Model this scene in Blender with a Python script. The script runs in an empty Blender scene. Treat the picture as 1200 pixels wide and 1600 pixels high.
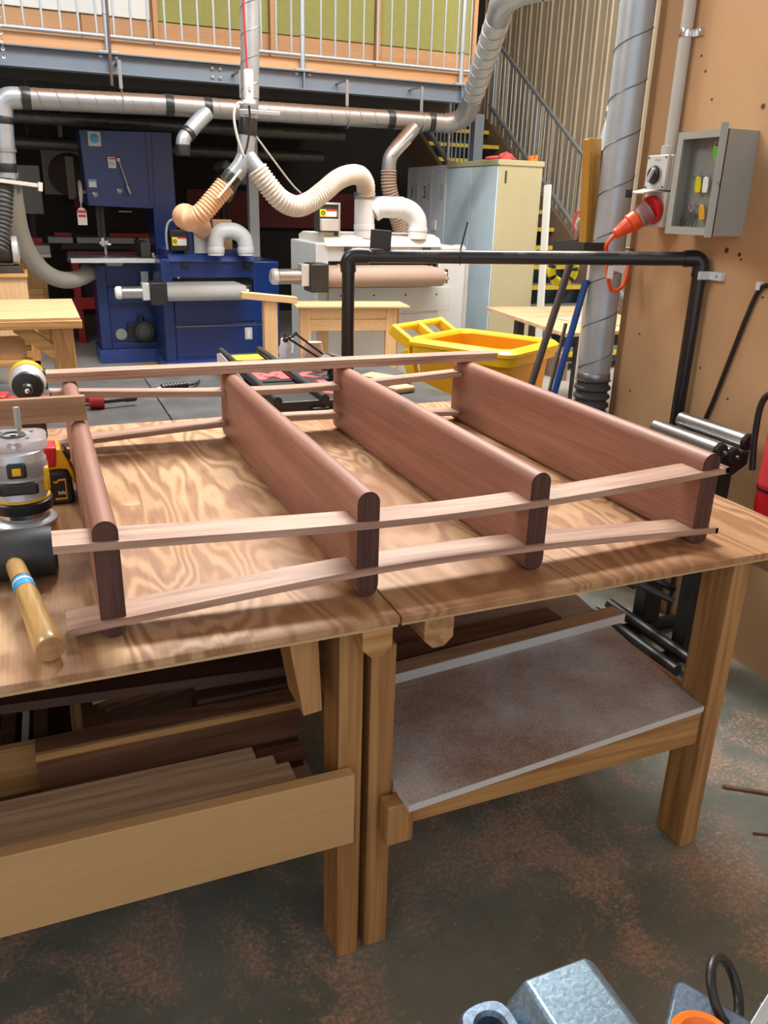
import bpy, bmesh, math, random
from mathutils import Vector, Matrix, Euler
random.seed(7)
SC = bpy.context.scene
COL = SC.collection

# ------------------------------------------------------------------ camera, world, lights, exposure
YAW, PITCH, ROLL = 0.40271, 0.36273, 0.02911
cam_d = bpy.data.cameras.new('camera')
cam_d.sensor_fit = 'HORIZONTAL'; cam_d.sensor_width = 36.0; cam_d.lens = 36.0 * 1267 / 1200
cam_d.clip_start = 0.02; cam_d.clip_end = 100
cam = bpy.data.objects.new('camera', cam_d); COL.objects.link(cam)
cam.matrix_world = (Matrix.Translation((0, 0, 1.5)) @ Matrix.Rotation(-YAW, 4, 'Z')
                    @ Matrix.Rotation(math.pi / 2 - PITCH, 4, 'X') @ Matrix.Rotation(ROLL, 4, 'Z'))
SC.camera = cam

world = bpy.data.worlds.new('world'); SC.world = world; world.use_nodes = True
bgn = world.node_tree.nodes['Background']
bgn.inputs[0].default_value = (0.86, 0.93, 1.0, 1); bgn.inputs[1].default_value = 0.8

def area(name, loc, target, sx, sy, energy, color=(1, 1, 1)):
    d = bpy.data.lights.new(name, 'AREA'); d.shape = 'RECTANGLE'; d.size = sx; d.size_y = sy
    d.energy = energy; d.color = color
    o = bpy.data.objects.new(name, d); COL.objects.link(o); o.location = loc
    o.rotation_euler = (Vector(target) - Vector(loc)).to_track_quat('-Z', 'Y').to_euler()
    return o
area('skylight_over_benches', (2.0, 4.3, 4.9), (0.9, 1.3, 0.3), 3.0, 1.6, 480, (1.0, 0.97, 0.93))
area('skylight_over_machines', (1.0, 4.4, 4.9), (2.6, 7.6, 0.8), 4.0, 1.2, 130, (1.0, 0.98, 0.95))
area('skylight_left', (-2.6, 3.0, 4.8), (0.0, 3.0, 0.6), 2.0, 3.0, 110, (0.95, 0.98, 1.0))
area('fill_over_stairs', (4.6, 5.2, 4.9), (5.2, 8.6, 1.0), 2.0, 2.0, 110, (1.0, 0.98, 0.95))  # added fill light, brightens the stairs, cupboard and corrugated wall
area('roof_lamp_by_mezzanine', (1.8, 5.6, 4.7), (1.9, 7.6, 3.0), 4.5, 0.6, 8, (1.0, 0.96, 0.9))
SC.view_settings.view_transform = 'Standard'; SC.view_settings.look = 'None'
SC.view_settings.gamma = 1.0; SC.view_settings.use_curve_mapping = False
SC.view_settings.exposure = 0.65

# ------------------------------------------------------------------ materials
MATS = {}
def nmat(name):
    m = bpy.data.materials.new(name); m.use_nodes = True; MATS[name] = m
    nt = m.node_tree; b = nt.nodes['Principled BSDF']
    return m, nt, b
def N(nt, typ, **kw):
    n = nt.nodes.new(typ)
    for k, v in kw.items():
        if k.startswith('_'): setattr(n, k[1:], v)
        else: n.inputs[k.replace('0', ' ')].default_value = v
    return n
def coords(nt, scale=(1, 1, 1), rnd=True):
    tc = nt.nodes.new('ShaderNodeTexCoord'); mp = nt.nodes.new('ShaderNodeMapping')
    mp.inputs['Scale'].default_value = scale
    nt.links.new(tc.outputs['Object'], mp.inputs['Vector'])
    if rnd:
        oi = nt.nodes.new('ShaderNodeObjectInfo'); mu = nt.nodes.new('ShaderNodeVectorMath'); mu.operation = 'SCALE'
        cb = nt.nodes.new('ShaderNodeCombineXYZ')
        for i in range(3): nt.links.new(oi.outputs['Random'], cb.inputs[i])
        mu.inputs['Scale'].default_value = 13.0
        nt.links.new(cb.outputs[0], mu.inputs[0]); nt.links.new(mu.outputs[0], mp.inputs['Location'])
    return mp.outputs['Vector']
def ramp(nt, fac, stops):
    r = nt.nodes.new('ShaderNodeValToRGB'); e = r.color_ramp.elements
    while len(e) < len(stops): e.new(0.5)
    for i, (p, c) in enumerate(stops):
        e[i].position = p; e[i].color = (c[0], c[1], c[2], 1)
    nt.links.new(fac, r.inputs['Fac']); return r.outputs['Color']
def mixc(nt, fac, a, b, mode='MIX'):
    m = nt.nodes.new('ShaderNodeMix'); m.data_type = 'RGBA'; m.blend_type = mode
    for sock, v in ((0, fac), (6, a), (7, b)):
        if hasattr(v, 'links') or hasattr(v, 'is_output'): nt.links.new(v, m.inputs[sock])
        elif sock == 0: m.inputs[0].default_value = v
        else: m.inputs[sock].default_value = (v[0], v[1], v[2], 1)
    return m.outputs[2]
def bump(nt, b, h, strength=0.2, dist=0.002):
    n = nt.nodes.new('ShaderNodeBump'); n.inputs['Strength'].default_value = strength; n.inputs['Distance'].default_value = dist
    nt.links.new(h, n.inputs['Height']); nt.links.new(n.outputs[0], b.inputs['Normal'])

def plain(name, c, rough=0.5, metal=0.0, dirt=0.0, dirtc=None, scale=6.0, bmp=0.0, spec=0.5, coat=0.0):
    m, nt, b = nmat(name)
    b.inputs['Roughness'].default_value = rough; b.inputs['Metallic'].default_value = metal
    b.inputs['Specular IOR Level'].default_value = spec; b.inputs['Coat Weight'].default_value = coat
    v = coords(nt)
    nz = N(nt, 'ShaderNodeTexNoise', Scale=scale, Detail=6.0, Roughness=0.65); nt.links.new(v, nz.inputs['Vector'])
    d = dirtc or tuple(x * 0.55 for x in c)
    f = max(dirt, 0.15)
    dd = tuple(c[i] * (1 - f) + d[i] * f for i in range(3))
    nt.links.new(ramp(nt, nz.outputs['Fac'], [(0.38, c), (0.72, dd)]), b.inputs['Base Color'])
    if bmp:
        n2 = N(nt, 'ShaderNodeTexNoise', Scale=scale * 12, Detail=3.0); nt.links.new(v, n2.inputs['Vector'])
        bump(nt, b, n2.outputs['Fac'], bmp)
    return m

def wood(name, light, dark, grain='X', scale=1.0, rough=0.5, rings=9.0, coat=0.0, stain=None, fibre=0.45):
    """long-grain timber: stretched noise contours + fine fibre"""
    m, nt, b = nmat(name)
    s = {'X': (0.55, 9, 9), 'Y': (9, 0.55, 9), 'Z': (9, 9, 0.55)}[grain]
    v = coords(nt, tuple(k * scale for k in s))
    nz = N(nt, 'ShaderNodeTexNoise', Scale=1.0, Detail=2.0, Roughness=0.45); nt.links.new(v, nz.inputs['Vector'])
    mu = nt.nodes.new('ShaderNodeMath'); mu.operation = 'MULTIPLY'; mu.inputs[1].default_value = rings * 6.28
    nt.links.new(nz.outputs['Fac'], mu.inputs[0])
    sn = nt.nodes.new('ShaderNodeMath'); sn.operation = 'SINE'; nt.links.new(mu.outputs[0], sn.inputs[0])
    ad = nt.nodes.new('ShaderNodeMath'); ad.operation = 'MULTIPLY_ADD'; ad.inputs[1].default_value = 0.5; ad.inputs[2].default_value = 0.5
    nt.links.new(sn.outputs[0], ad.inputs[0])
    s2 = {'X': (3, 120, 120), 'Y': (120, 3, 120), 'Z': (120, 120, 3)}[grain]
    v2 = coords(nt, s2)
    fb = N(nt, 'ShaderNodeTexNoise', Scale=1.0, Detail=3.0, Roughness=0.7); nt.links.new(v2, fb.inputs['Vector'])
    c1 = ramp(nt, ad.outputs[0], [(0.25, light), (0.95, dark)])
    c2 = mixc(nt, fibre, c1, ramp(nt, fb.outputs['Fac'], [(0.3, tuple(x * 1.15 for x in light)), (0.7, tuple(x * 0.8 for x in dark))]))
    if stain:
        n3 = N(nt, 'ShaderNodeTexNoise', Scale=5.0, Detail=4.0); nt.links.new(coords(nt), n3.inputs['Vector'])
        f = ramp(nt, n3.outputs['Fac'], [(0.62, (0, 0, 0)), (0.76, (0.7, 0.7, 0.7))])
        c2 = mixc(nt, f, c2, stain)
    nt.links.new(c2, b.inputs['Base Color'])
    b.inputs['Roughness'].default_value = rough; b.inputs['Coat Weight'].default_value = coat
    bump(nt, b, fb.outputs['Fac'], 0.12, 0.001)
    return m

def plywood(name):
    m, nt, b = nmat(name)
    v = coords(nt, (3.1, 0.85, 1.0), rnd=True)
    wz = N(nt, 'ShaderNodeTexNoise', Scale=1.35, Detail=3.0, Roughness=0.42, Distortion=0.5); nt.links.new(v, wz.inputs['Vector'])
    mu = nt.nodes.new('ShaderNodeMath'); mu.operation = 'MULTIPLY'; mu.inputs[1].default_value = 112.0
    nt.links.new(wz.outputs['Fac'], mu.inputs[0])
    sn = nt.nodes.new('ShaderNodeMath'); sn.operation = 'SINE'; nt.links.new(mu.outputs[0], sn.inputs[0])
    ad = nt.nodes.new('ShaderNodeMath'); ad.operation = 'MULTIPLY_ADD'; ad.inputs[1].default_value = 0.5; ad.inputs[2].default_value = 0.5
    nt.links.new(sn.outputs[0], ad.inputs[0])
    nz = N(nt, 'ShaderNodeTexNoise', Scale=9.0, Detail=5.0, Roughness=0.7); nt.links.new(coords(nt, (1, 1, 1)), nz.inputs['Vector'])
    am = nt.nodes.new('ShaderNodeMath'); am.operation = 'MULTIPLY_ADD'; am.inputs[1].default_value = 0.7; am.inputs[2].default_value = -0.35
    nt.links.new(nz.outputs['Fac'], am.inputs[0])
    sm = nt.nodes.new('ShaderNodeMath'); sm.operation = 'ADD'; nt.links.new(ad.outputs[0], sm.inputs[0]); nt.links.new(am.outputs[0], sm.inputs[1])
    c1 = ramp(nt, sm.outputs[0], [(0.1, (0.60, 0.385, 0.215)), (0.45, (0.48, 0.275, 0.135)), (0.66, (0.345, 0.165, 0.072)), (1.0, (0.25, 0.105, 0.045))])
    fb = N(nt, 'ShaderNodeTexNoise', Scale=1.0, Detail=3.0, Roughness=0.75); nt.links.new(coords(nt, (160, 7, 20)), fb.inputs['Vector'])
    c2 = mixc(nt, 0.35, c1, ramp(nt, fb.outputs['Fac'], [(0.35, (0.60, 0.385, 0.215)), (0.7, (0.28, 0.135, 0.062))]))
    big = N(nt, 'ShaderNodeTexNoise', Scale=1.6, Detail=3.0); nt.links.new(coords(nt), big.inputs['Vector'])
    c3 = mixc(nt, ramp(nt, big.outputs['Fac'], [(0.42, (0, 0, 0)), (0.64, (0.65, 0.65, 0.65))]), c2, (0.36, 0.165, 0.07))
    gl = N(nt, 'ShaderNodeTexNoise', Scale=7.0, Detail=6.0, Roughness=0.8); nt.links.new(coords(nt, (1.6, 1, 1)), gl.inputs['Vector'])
    glf = ramp(nt, gl.outputs['Fac'], [(0.69, (0, 0, 0)), (0.74, (0.75, 0.75, 0.75))])
    c4 = mixc(nt, glf, c3, (0.72, 0.68, 0.62))
    nt.links.new(c4, b.inputs['Base Color'])
    b.inputs['Roughness'].default_value = 0.36
    nt.links.new(ramp(nt, nz.outputs['Fac'], [(0.3, (0.30,) * 3), (0.7, (0.5,) * 3)]), b.inputs['Roughness'])
    bump(nt, b, fb.outputs['Fac'], 0.10, 0.001)
    return m

def concrete():
    m, nt, b = nmat('concrete')
    tc = nt.nodes.new('ShaderNodeTexCoord'); v = tc.outputs['Object']
    n1 = N(nt, 'ShaderNodeTexNoise', Scale=2.2, Detail=8.0, Roughness=0.62); nt.links.new(v, n1.inputs['Vector'])
    n2 = N(nt, 'ShaderNodeTexNoise', Scale=95.0, Detail=4.0, Roughness=0.8); nt.links.new(v, n2.inputs['Vector'])
    base = ramp(nt, n1.outputs['Fac'], [(0.35, (0.135, 0.15, 0.125)), (0.7, (0.26, 0.275, 0.24))])
    # saw dust drifts: threshold of a broken noise, reddish brown and coarse
    n3 = N(nt, 'ShaderNodeTexNoise', Scale=3.4, Detail=9.0, Roughness=0.68, Distortion=0.6); nt.links.new(v, n3.inputs['Vector'])
    ma = nt.nodes.new('ShaderNodeMath'); ma.operation = 'MULTIPLY_ADD'; ma.inputs[1].default_value = 0.46; ma.inputs[2].default_value = -0.23
    nt.links.new(n2.outputs['Fac'], ma.inputs[0])
    sm = nt.nodes.new('ShaderNodeMath'); sm.operation = 'ADD'; nt.links.new(n3.outputs['Fac'], sm.inputs[0]); nt.links.new(ma.outputs[0], sm.inputs[1])
    # dust lies round the benches (y < 2.6) only
    sx = nt.nodes.new('ShaderNodeSeparateXYZ'); nt.links.new(v, sx.inputs[0])
    mr = nt.nodes.new('ShaderNodeMapRange'); mr.inputs['From Min'].default_value = 2.2; mr.inputs['From Max'].default_value = 4.5
    mr.inputs['To Min'].default_value = 0.0; mr.inputs['To Max'].default_value = -0.3
    nt.links.new(sx.outputs['Y'], mr.inputs['Value'])
    s2 = nt.nodes.new('ShaderNodeMath'); s2.operation = 'ADD'; nt.links.new(sm.outputs[0], s2.inputs[0]); nt.links.new(mr.outputs[0], s2.inputs[1])
    f = ramp(nt, s2.outputs[0], [(0.475, (0, 0, 0)), (0.60, (0.9, 0.9, 0.9))])
    dust = ramp(nt, n2.outputs['Fac'], [(0.3, (0.24, 0.145, 0.105)), (0.7, (0.62, 0.44, 0.33))])
    c = mixc(nt, f, base, dust)
    fl = ramp(nt, sx.outputs['Y'], [(0.0, (0, 0, 0)), (1.0, (1, 1, 1))])
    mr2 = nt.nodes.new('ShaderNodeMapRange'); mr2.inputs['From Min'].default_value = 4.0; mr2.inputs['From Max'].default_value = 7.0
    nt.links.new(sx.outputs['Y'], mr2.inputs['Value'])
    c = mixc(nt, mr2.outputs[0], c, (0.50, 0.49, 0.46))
    nt.links.new(c, b.inputs['Base Color'])
    nt.links.new(ramp(nt, f, [(0.0, (0.42,) * 3), (1.0, (0.9,) * 3)]), b.inputs['Roughness'])
    bump(nt, b, n2.outputs['Fac'], 0.25, 0.003)
    return m

def dusty(name, base, dust, lo, hi, scale=5.0, rough=0.6):
    m, nt, b = nmat(name)
    v = coords(nt)
    n1 = N(nt, 'ShaderNodeTexNoise', Scale=scale, Detail=8.0, Roughness=0.6); nt.links.new(v, n1.inputs['Vector'])
    n2 = N(nt, 'ShaderNodeTexNoise', Scale=220.0, Detail=2.0); nt.links.new(v, n2.inputs['Vector'])
    ma = nt.nodes.new('ShaderNodeMath'); ma.operation = 'MULTIPLY_ADD'; ma.inputs[1].default_value = 0.4; ma.inputs[2].default_value = -0.2
    nt.links.new(n2.outputs['Fac'], ma.inputs[0])
    sm = nt.nodes.new('ShaderNodeMath'); sm.operation = 'ADD'; nt.links.new(n1.outputs['Fac'], sm.inputs[0]); nt.links.new(ma.outputs[0], sm.inputs[1])
    geo = nt.nodes.new('ShaderNodeNewGeometry'); sz = nt.nodes.new('ShaderNodeSeparateXYZ'); nt.links.new(geo.outputs['True Normal'], sz.inputs[0])
    mr = nt.nodes.new('ShaderNodeMapRange'); mr.inputs['From Min'].default_value = 0.2; mr.inputs['From Max'].default_value = 0.75
    nt.links.new(sz.outputs['Z'], mr.inputs['Value'])          # dust only settles on faces that look up
    f = ramp(nt, sm.outputs[0], [(lo, (0, 0, 0)), (hi, (1, 1, 1))])
    mm = nt.nodes.new('ShaderNodeMath'); mm.operation = 'MULTIPLY'; nt.links.new(f, mm.inputs[0]); nt.links.new(mr.outputs[0], mm.inputs[1])
    nt.links.new(mixc(nt, mm.outputs[0], base, dust), b.inputs['Base Color'])
    b.inputs['Roughness'].default_value = rough
    return m

def hammered(name, c):
    m, nt, b = nmat(name)
    v = coords(nt, rnd=False)
    vo = N(nt, 'ShaderNodeTexNoise', Scale=230.0, Detail=1.0, Distortion=0.6); nt.links.new(v, vo.inputs['Vector'])
    nt.links.new(ramp(nt, vo.outputs['Fac'], [(0.35, tuple(x * 0.7 for x in c)), (0.65, c)]), b.inputs['Base Color'])
    b.inputs['Roughness'].default_value = 0.35; b.inputs['Metallic'].default_value = 0.55
    bump(nt, b, vo.outputs['Fac'], 0.25, 0.0006)
    return m

def clear_plastic(name, c):
    m, nt, b = nmat(name)
    b.inputs['Base Color'].default_value = (*c, 1); b.inputs['Transmission Weight'].default_value = 0.8
    b.inputs['Roughness'].default_value = 0.22; b.inputs['IOR'].default_value = 1.3
    return m

concrete()
plywood('plywood_top')
wood('jarrah_side', (0.37, 0.180, 0.125), (0.24, 0.102, 0.068), 'Y', 0.8, 0.5, 2.5, stain=(0.12, 0.085, 0.08))
wood('jarrah_end', (0.105, 0.042, 0.030), (0.055, 0.021, 0.016), 'Z', 4.0, 0.65, 6.0)
wood('slat_wood', (0.52, 0.345, 0.255), (0.34, 0.185, 0.13), 'X', 1.6, 0.45, 5.0)
wood('pine', (0.56, 0.31, 0.115), (0.36, 0.165, 0.05), 'X', 1.3, 0.5, 7.0)
wood('pine_upright', (0.50, 0.27, 0.10), (0.30, 0.135, 0.042), 'Z', 1.3, 0.5, 7.0)
wood('pine_deep', (0.50, 0.29, 0.13), (0.31, 0.15, 0.06), 'Y', 1.3, 0.5, 7.0)
wood('pine_pale', (0.62, 0.40, 0.21), (0.47, 0.28, 0.13), 'X', 0.55, 0.55, 1.6)
wood('apron_pine', (0.58, 0.36, 0.16), (0.40, 0.21, 0.075), 'X', 0.5, 0.5, 1.3, fibre=0.15)
wood('pine_pale_upright', (0.64, 0.42, 0.22), (0.49, 0.29, 0.14), 'Z', 1.0, 0.55, 4.0)
wood('offcut_pale', (0.56, 0.38, 0.24), (0.40, 0.23, 0.13), 'X', 1.4, 0.6, 6.0)
wood('offcut_brown', (0.22, 0.10, 0.05), (0.11, 0.045, 0.022), 'X', 1.2, 0.6, 8.0)
wood('offcut_dark', (0.10, 0.042, 0.025), (0.05, 0.02, 0.012), 'X', 1.2, 0.6, 8.0)
wood('endgrain', (0.48, 0.28, 0.12), (0.33, 0.17, 0.065), 'Y', 0.9, 0.6, 5.0)
wood('plank_tan', (0.40, 0.235, 0.13), (0.28, 0.145, 0.07), 'X', 1.4, 0.55, 5.0)
wood('handle_wood', (0.62, 0.40, 0.16), (0.46, 0.27, 0.09), 'Y', 1.3, 0.3, 3.0, coat=0.5)
wood('light_ply', (0.60, 0.40, 0.24), (0.46, 0.28, 0.15), 'X', 0.6, 0.5, 5.0)
wood('wall_ply', (0.50, 0.275, 0.13), (0.44, 0.225, 0.10), 'X', 0.3, 0.55, 2.0)
plain('tan_panel', (0.60, 0.365, 0.19), 0.5, dirt=0.35, dirtc=(0.44, 0.25, 0.12), scale=2.2)
plain('corrugated_paint', (0.66, 0.56, 0.40), 0.5, dirt=0.3, scale=1.5)
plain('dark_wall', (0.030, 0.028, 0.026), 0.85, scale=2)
plain('dark_steel', (0.035, 0.034, 0.034), 0.6, scale=4)
plain('insulation_green', (0.29, 0.29, 0.095), 0.9, dirt=0.35, dirtc=(0.2, 0.22, 0.06), scale=30, bmp=0.5)
plain('white_board', (0.68, 0.70, 0.70), 0.5, scale=3)
plain('beam_paint', (0.135, 0.17, 0.215), 0.45, scale=3)
plain('galvanised', (0.36, 0.39, 0.42), 0.36, 0.6, dirt=0.4, scale=8)
plain('galvanised_pale', (0.47, 0.52, 0.56), 0.38, 0.35, dirt=0.35, scale=7)
plain('duct_seam', (0.20, 0.21, 0.22), 0.4, 0.6)
dusty('galvanised_dusty', (0.26, 0.265, 0.27), (0.23, 0.13, 0.085), 0.18, 0.40, 4.0, 0.38)
MATS['galvanised_dusty'].node_tree.nodes['Principled BSDF'].inputs['Metallic'].default_value = 0.6
plain('steel_rail', (0.36, 0.40, 0.44), 0.4, 0.5, scale=10)
plain('dark_duct', (0.12, 0.115, 0.11), 0.4, 0.6, scale=8)
plain('black_tape', (0.012, 0.012, 0.013), 0.35)
plain('black_pipe', (0.014, 0.014, 0.016), 0.28, scale=15)
dusty('black_pipe_dusty', (0.016, 0.016, 0.018), (0.20, 0.17, 0.15), 0.46, 0.68, 7.0, 0.3)
plain('black_plastic', (0.016, 0.016, 0.017), 0.4)
plain('black_rubber', (0.022, 0.026, 0.030), 0.5, dirt=0.5, dirtc=(0.09, 0.09, 0.09), scale=14)
plain('grey_rubber', (0.070, 0.072, 0.075), 0.55)
plain('table_mat', (0.035, 0.037, 0.040), 0.42, dirt=0.8, dirtc=(0.10, 0.10, 0.10), scale=9)
plain('chrome', (0.78, 0.78, 0.80), 0.12, 1.0)
plain('roller_steel', (0.42, 0.42, 0.42), 0.3, 0.9, scale=12)
plain('steel', (0.33, 0.33, 0.33), 0.32, 0.8, scale=12)
plain('machine_blue', (0.007, 0.031, 0.165), 0.3, scale=2, spec=0.6)
plain('machine_blue_light', (0.035, 0.075, 0.30), 0.35, scale=3)
plain('machine_grey', (0.52, 0.56, 0.58), 0.45, scale=2)
plain('machine_cream', (0.70, 0.67, 0.60), 0.5, scale=4)
plain('belt_grey', (0.36, 0.35, 0.34), 0.75, scale=5)
plain('belt_brown', (0.33, 0.24, 0.19), 0.8, scale=5)
plain('pvc_white', (0.60, 0.64, 0.67), 0.3, scale=3)
plain('hose_cream', (0.56, 0.50, 0.43), 0.5, scale=6)
plain('hose_grey', (0.44, 0.41, 0.36), 0.6, scale=6)
plain('hose_brown', (0.26, 0.185, 0.14), 0.6, scale=6)
plain('hose_tan', (0.62, 0.34, 0.19), 0.5, scale=5)
plain('locker_blue', (0.55, 0.71, 0.82), 0.5, dirt=0.25, dirtc=(0.42, 0.40, 0.26), scale=7)
plain('locker_pale', (0.62, 0.70, 0.78), 0.5, scale=4)
plain('locker_cream', (0.46, 0.435, 0.28), 0.32, scale=2)
plain('bin_yellow', (0.90, 0.52, 0.008), 0.38, scale=5)
plain('bin_orange', (0.80, 0.36, 0.006), 0.45, scale=5)
plain('tool_yellow', (0.86, 0.45, 0.012), 0.35)
plain('bright_yellow', (0.85, 0.72, 0.02), 0.4)
plain('red_plastic', (0.60, 0.012, 0.018), 0.35)
plain('red_paint', (0.42, 0.018, 0.016), 0.45)
plain('dark_red', (0.15, 0.008, 0.012), 0.5)
plain('pink_red', (0.72, 0.09, 0.10), 0.5)
plain('orange_plastic', (0.90, 0.095, 0.018), 0.35)
plain('vise_orange', (0.85, 0.20, 0.02), 0.35)
plain('switch_grey', (0.62, 0.61, 0.58), 0.4)
plain('cabinet_grey', (0.36, 0.365, 0.335), 0.45, scale=3)
plain('cabinet_inside', (0.30, 0.32, 0.30), 0.5)
plain('paper_white', (0.80, 0.80, 0.78), 0.6)
plain('label_red', (0.70, 0.05, 0.06), 0.5)
plain('label_blue', (0.05, 0.36, 0.75), 0.4)
plain('ink_black', (0.02, 0.02, 0.02), 0.6)
plain('tag_green', (0.16, 0.62, 0.04), 0.35)
plain('tag_yellow', (0.78, 0.72, 0.01), 0.35)
plain('tag_orange', (0.72, 0.36, 0.02), 0.4)
plain('pole_brown', (0.075, 0.050, 0.042), 0.55, scale=10)
plain('pole_blue', (0.010, 0.065, 0.28), 0.35)
plain('frame_gold', (0.50, 0.245, 0.035), 0.3, coat=0.3)
plain('stair_brown', (0.22, 0.155, 0.115), 0.55)
plain('stair_grey', (0.20, 0.21, 0.22), 0.6)
plain('stair_blue', (0.17, 0.25, 0.36), 0.6)
plain('line_yellow', (0.72, 0.55, 0.05), 0.6, dirt=0.5, scale=8)
plain('tool_silver', (0.60, 0.62, 0.64), 0.3, 0.35)
plain('cardboard', (0.40, 0.24, 0.12), 0.8)
plain('paper_bag', (0.62, 0.40, 0.30), 0.8)
plain('bag_plastic', (0.78, 0.80, 0.82), 0.25)
plain('lamp_cream', (0.55, 0.53, 0.48), 0.5)
dusty('shelf_melamine', (0.66, 0.66, 0.66), (0.33, 0.20, 0.155), 0.30, 0.62, 3.0, 0.55)
hammered('vise_blue', (0.17, 0.255, 0.33))
hammered('vise_dark', (0.13, 0.19, 0.27))
clear_plastic('clear_base', (0.80, 0.78, 0.82))
clear_plastic('smoke_clear', (0.62, 0.60, 0.58))

# ------------------------------------------------------------------ mesh builder
class MB:
    def __init__(s): s.v = []; s.f = []
    def add(s, vs, fs):
        o = len(s.v); s.v += [tuple(p) for p in vs]; s.f += [tuple(i + o for i in f) for f in fs]; return s
    def hexa(s, p):   # 4 bottom, 4 top
        return s.add(p, [(3, 2, 1, 0), (4, 5, 6, 7), (0, 1, 5, 4), (1, 2, 6, 5), (2, 3, 7, 6), (3, 0, 4, 7)])
    def box(s, x0, x1, y0, y1, z0, z1):
        return s.hexa([(x0, y0, z0), (x1, y0, z0), (x1, y1, z0), (x0, y1, z0), (x0, y0, z1), (x1, y0, z1), (x1, y1, z1), (x0, y1, z1)])
    def obox(s, c, size, rot=(0, 0, 0)):
        m = Euler(rot).to_matrix(); c = Vector(c); a, b, d = (k / 2 for k in size)
        return s.hexa([c + m @ Vector(q) for q in ((-a, -b, -d), (a, -b, -d), (a, b, -d), (-a, b, -d), (-a, -b, d), (a, -b, d), (a, b, d), (-a, b, d))])
    def beam(s, p0, p1, w, h, up=(0, 0, 1)):
        p0 = Vector(p0); p1 = Vector(p1); d = (p1 - p0).normalized(); up = Vector(up)
        sd = d.cross(up).normalized(); u = sd.cross(d).normalized()
        q = []
        for dz in (-h / 2, h / 2):
            q += [p0 - sd * w / 2 + u * dz, p0 + sd * w / 2 + u * dz, p1 + sd * w / 2 + u * dz, p1 - sd * w / 2 + u * dz]
        return s.hexa(q)
    def rings(s, rs, cap=True, close=False):
        n = len(rs[0]); vs = [p for r in rs for p in r]; fs = []
        m = len(rs)
        for i in range(m if close else m - 1):
            a = i * n; b = ((i + 1) % m) * n
            for j in range(n):
                k = (j + 1) % n; fs.append((a + j, a + k, b + k, b + j))
        if cap and not close:
            fs.append(tuple(range(n - 1, -1, -1))); fs.append(tuple(range((m - 1) * n, m * n)))
        return s.add(vs, fs)
    def lathe(s, o, axis, prof, n=20, cap=True):
        o = Vector(o); ax = Vector(axis).normalized()
        t = Vector((0, 0, 1)) if abs(ax.z) < 0.9 else Vector((1, 0, 0))
        u = ax.cross(t).normalized(); w = ax.cross(u)
        rs = [[o + ax * h + (u * math.cos(6.2832 * j / n) + w * math.sin(6.2832 * j / n)) * max(r, 1e-4) for j in range(n)] for r, h in prof]
        return s.rings(rs, cap)
    def cyl(s, p0, p1, r0, r1=None, n=16):
        p0 = Vector(p0); p1 = Vector(p1); L = (p1 - p0).length
        return s.lathe(p0, p1 - p0, [(r0, 0), (r0 if r1 is None else r1, L)], n)
    def tube(s, pts, r, n=12, sub=6, cap=True, rfun=None):
        P = path(pts, sub); rs = []
        d0 = (P[1] - P[0]).normalized(); t = Vector((0, 0, 1)) if abs(d0.z) < 0.9 else Vector((1, 0, 0))
        u = d0.cross(t).normalized()
        L = 0
        for i, p in enumerate(P):
            d = (P[min(i + 1, len(P) - 1)] - P[max(i - 1, 0)]).normalized()
            u = (u - d * u.dot(d)).normalized(); w = d.cross(u)
            if i: L += (p - P[i - 1]).length
            rr = rfun(L) if rfun else (r[min(i, len(r) - 1)] if isinstance(r, (list, tuple)) else r)
            rs.append([p + (u * math.cos(6.2832 * j / n) + w * math.sin(6.2832 * j / n)) * rr for j in range(n)])
        return s.rings(rs, cap)
    def hose(s, pts, r, pitch=0.02, amp=0.12, n=16):
        P = path(pts, 12); tot = sum((P[i + 1] - P[i]).length for i in range(len(P) - 1))
        m = max(8, int(tot / pitch * 4)); Q = resample(P, m)
        k = [0]
        def rf(L): k[0] += 1; return r * (1 + amp * (1 if (k[0] // 2) % 2 else -1) * 0.5)
        return s.tube(Q, r, n, 0, True, rf)
    def helix(s, p0, p1, r, pitch, t=0.004, seg=18, n=4):
        p0 = Vector(p0); p1 = Vector(p1); ax = p1 - p0; L = ax.length; ax.normalize()
        tt = Vector((0, 0, 1)) if abs(ax.z) < 0.9 else Vector((1, 0, 0)); u = ax.cross(tt).normalized(); w = ax.cross(u)
        m = int(L / pitch * seg)
        pts = [p0 + ax * (L * i / m) + (u * math.cos(6.2832 * i / seg) + w * math.sin(6.2832 * i / seg)) * r for i in range(m + 1)]
        return s.tube(pts, t, n, 0)
    def prism(s, poly, o, u, v, w):     # poly in (u,v), extruded along w
        o = Vector(o); u = Vector(u); v = Vector(v); w = Vector(w)
        a = [o + u * x + v * y for x, y in poly]; b = [p + w for p in a]; n = len(a)
        fs = [tuple(range(n - 1, -1, -1)), tuple(range(n, 2 * n))] + [(i, (i + 1) % n, n + (i + 1) % n, n + i) for i in range(n)]
        return s.add(a + b, fs)
    def ball(s, c, r, sc=(1, 1, 1), n=16, m=10):
        c = Vector(c); rs = []
        for i in range(m + 1):
            a = math.pi * i / m; q = max(math.sin(a), 0.01)
            rs.append([c + Vector((r * sc[0] * q * math.cos(6.2832 * j / n), r * sc[1] * q * math.sin(6.2832 * j / n), -r * sc[2] * math.cos(a))) for j in range(n)])
        return s.rings(rs)
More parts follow.
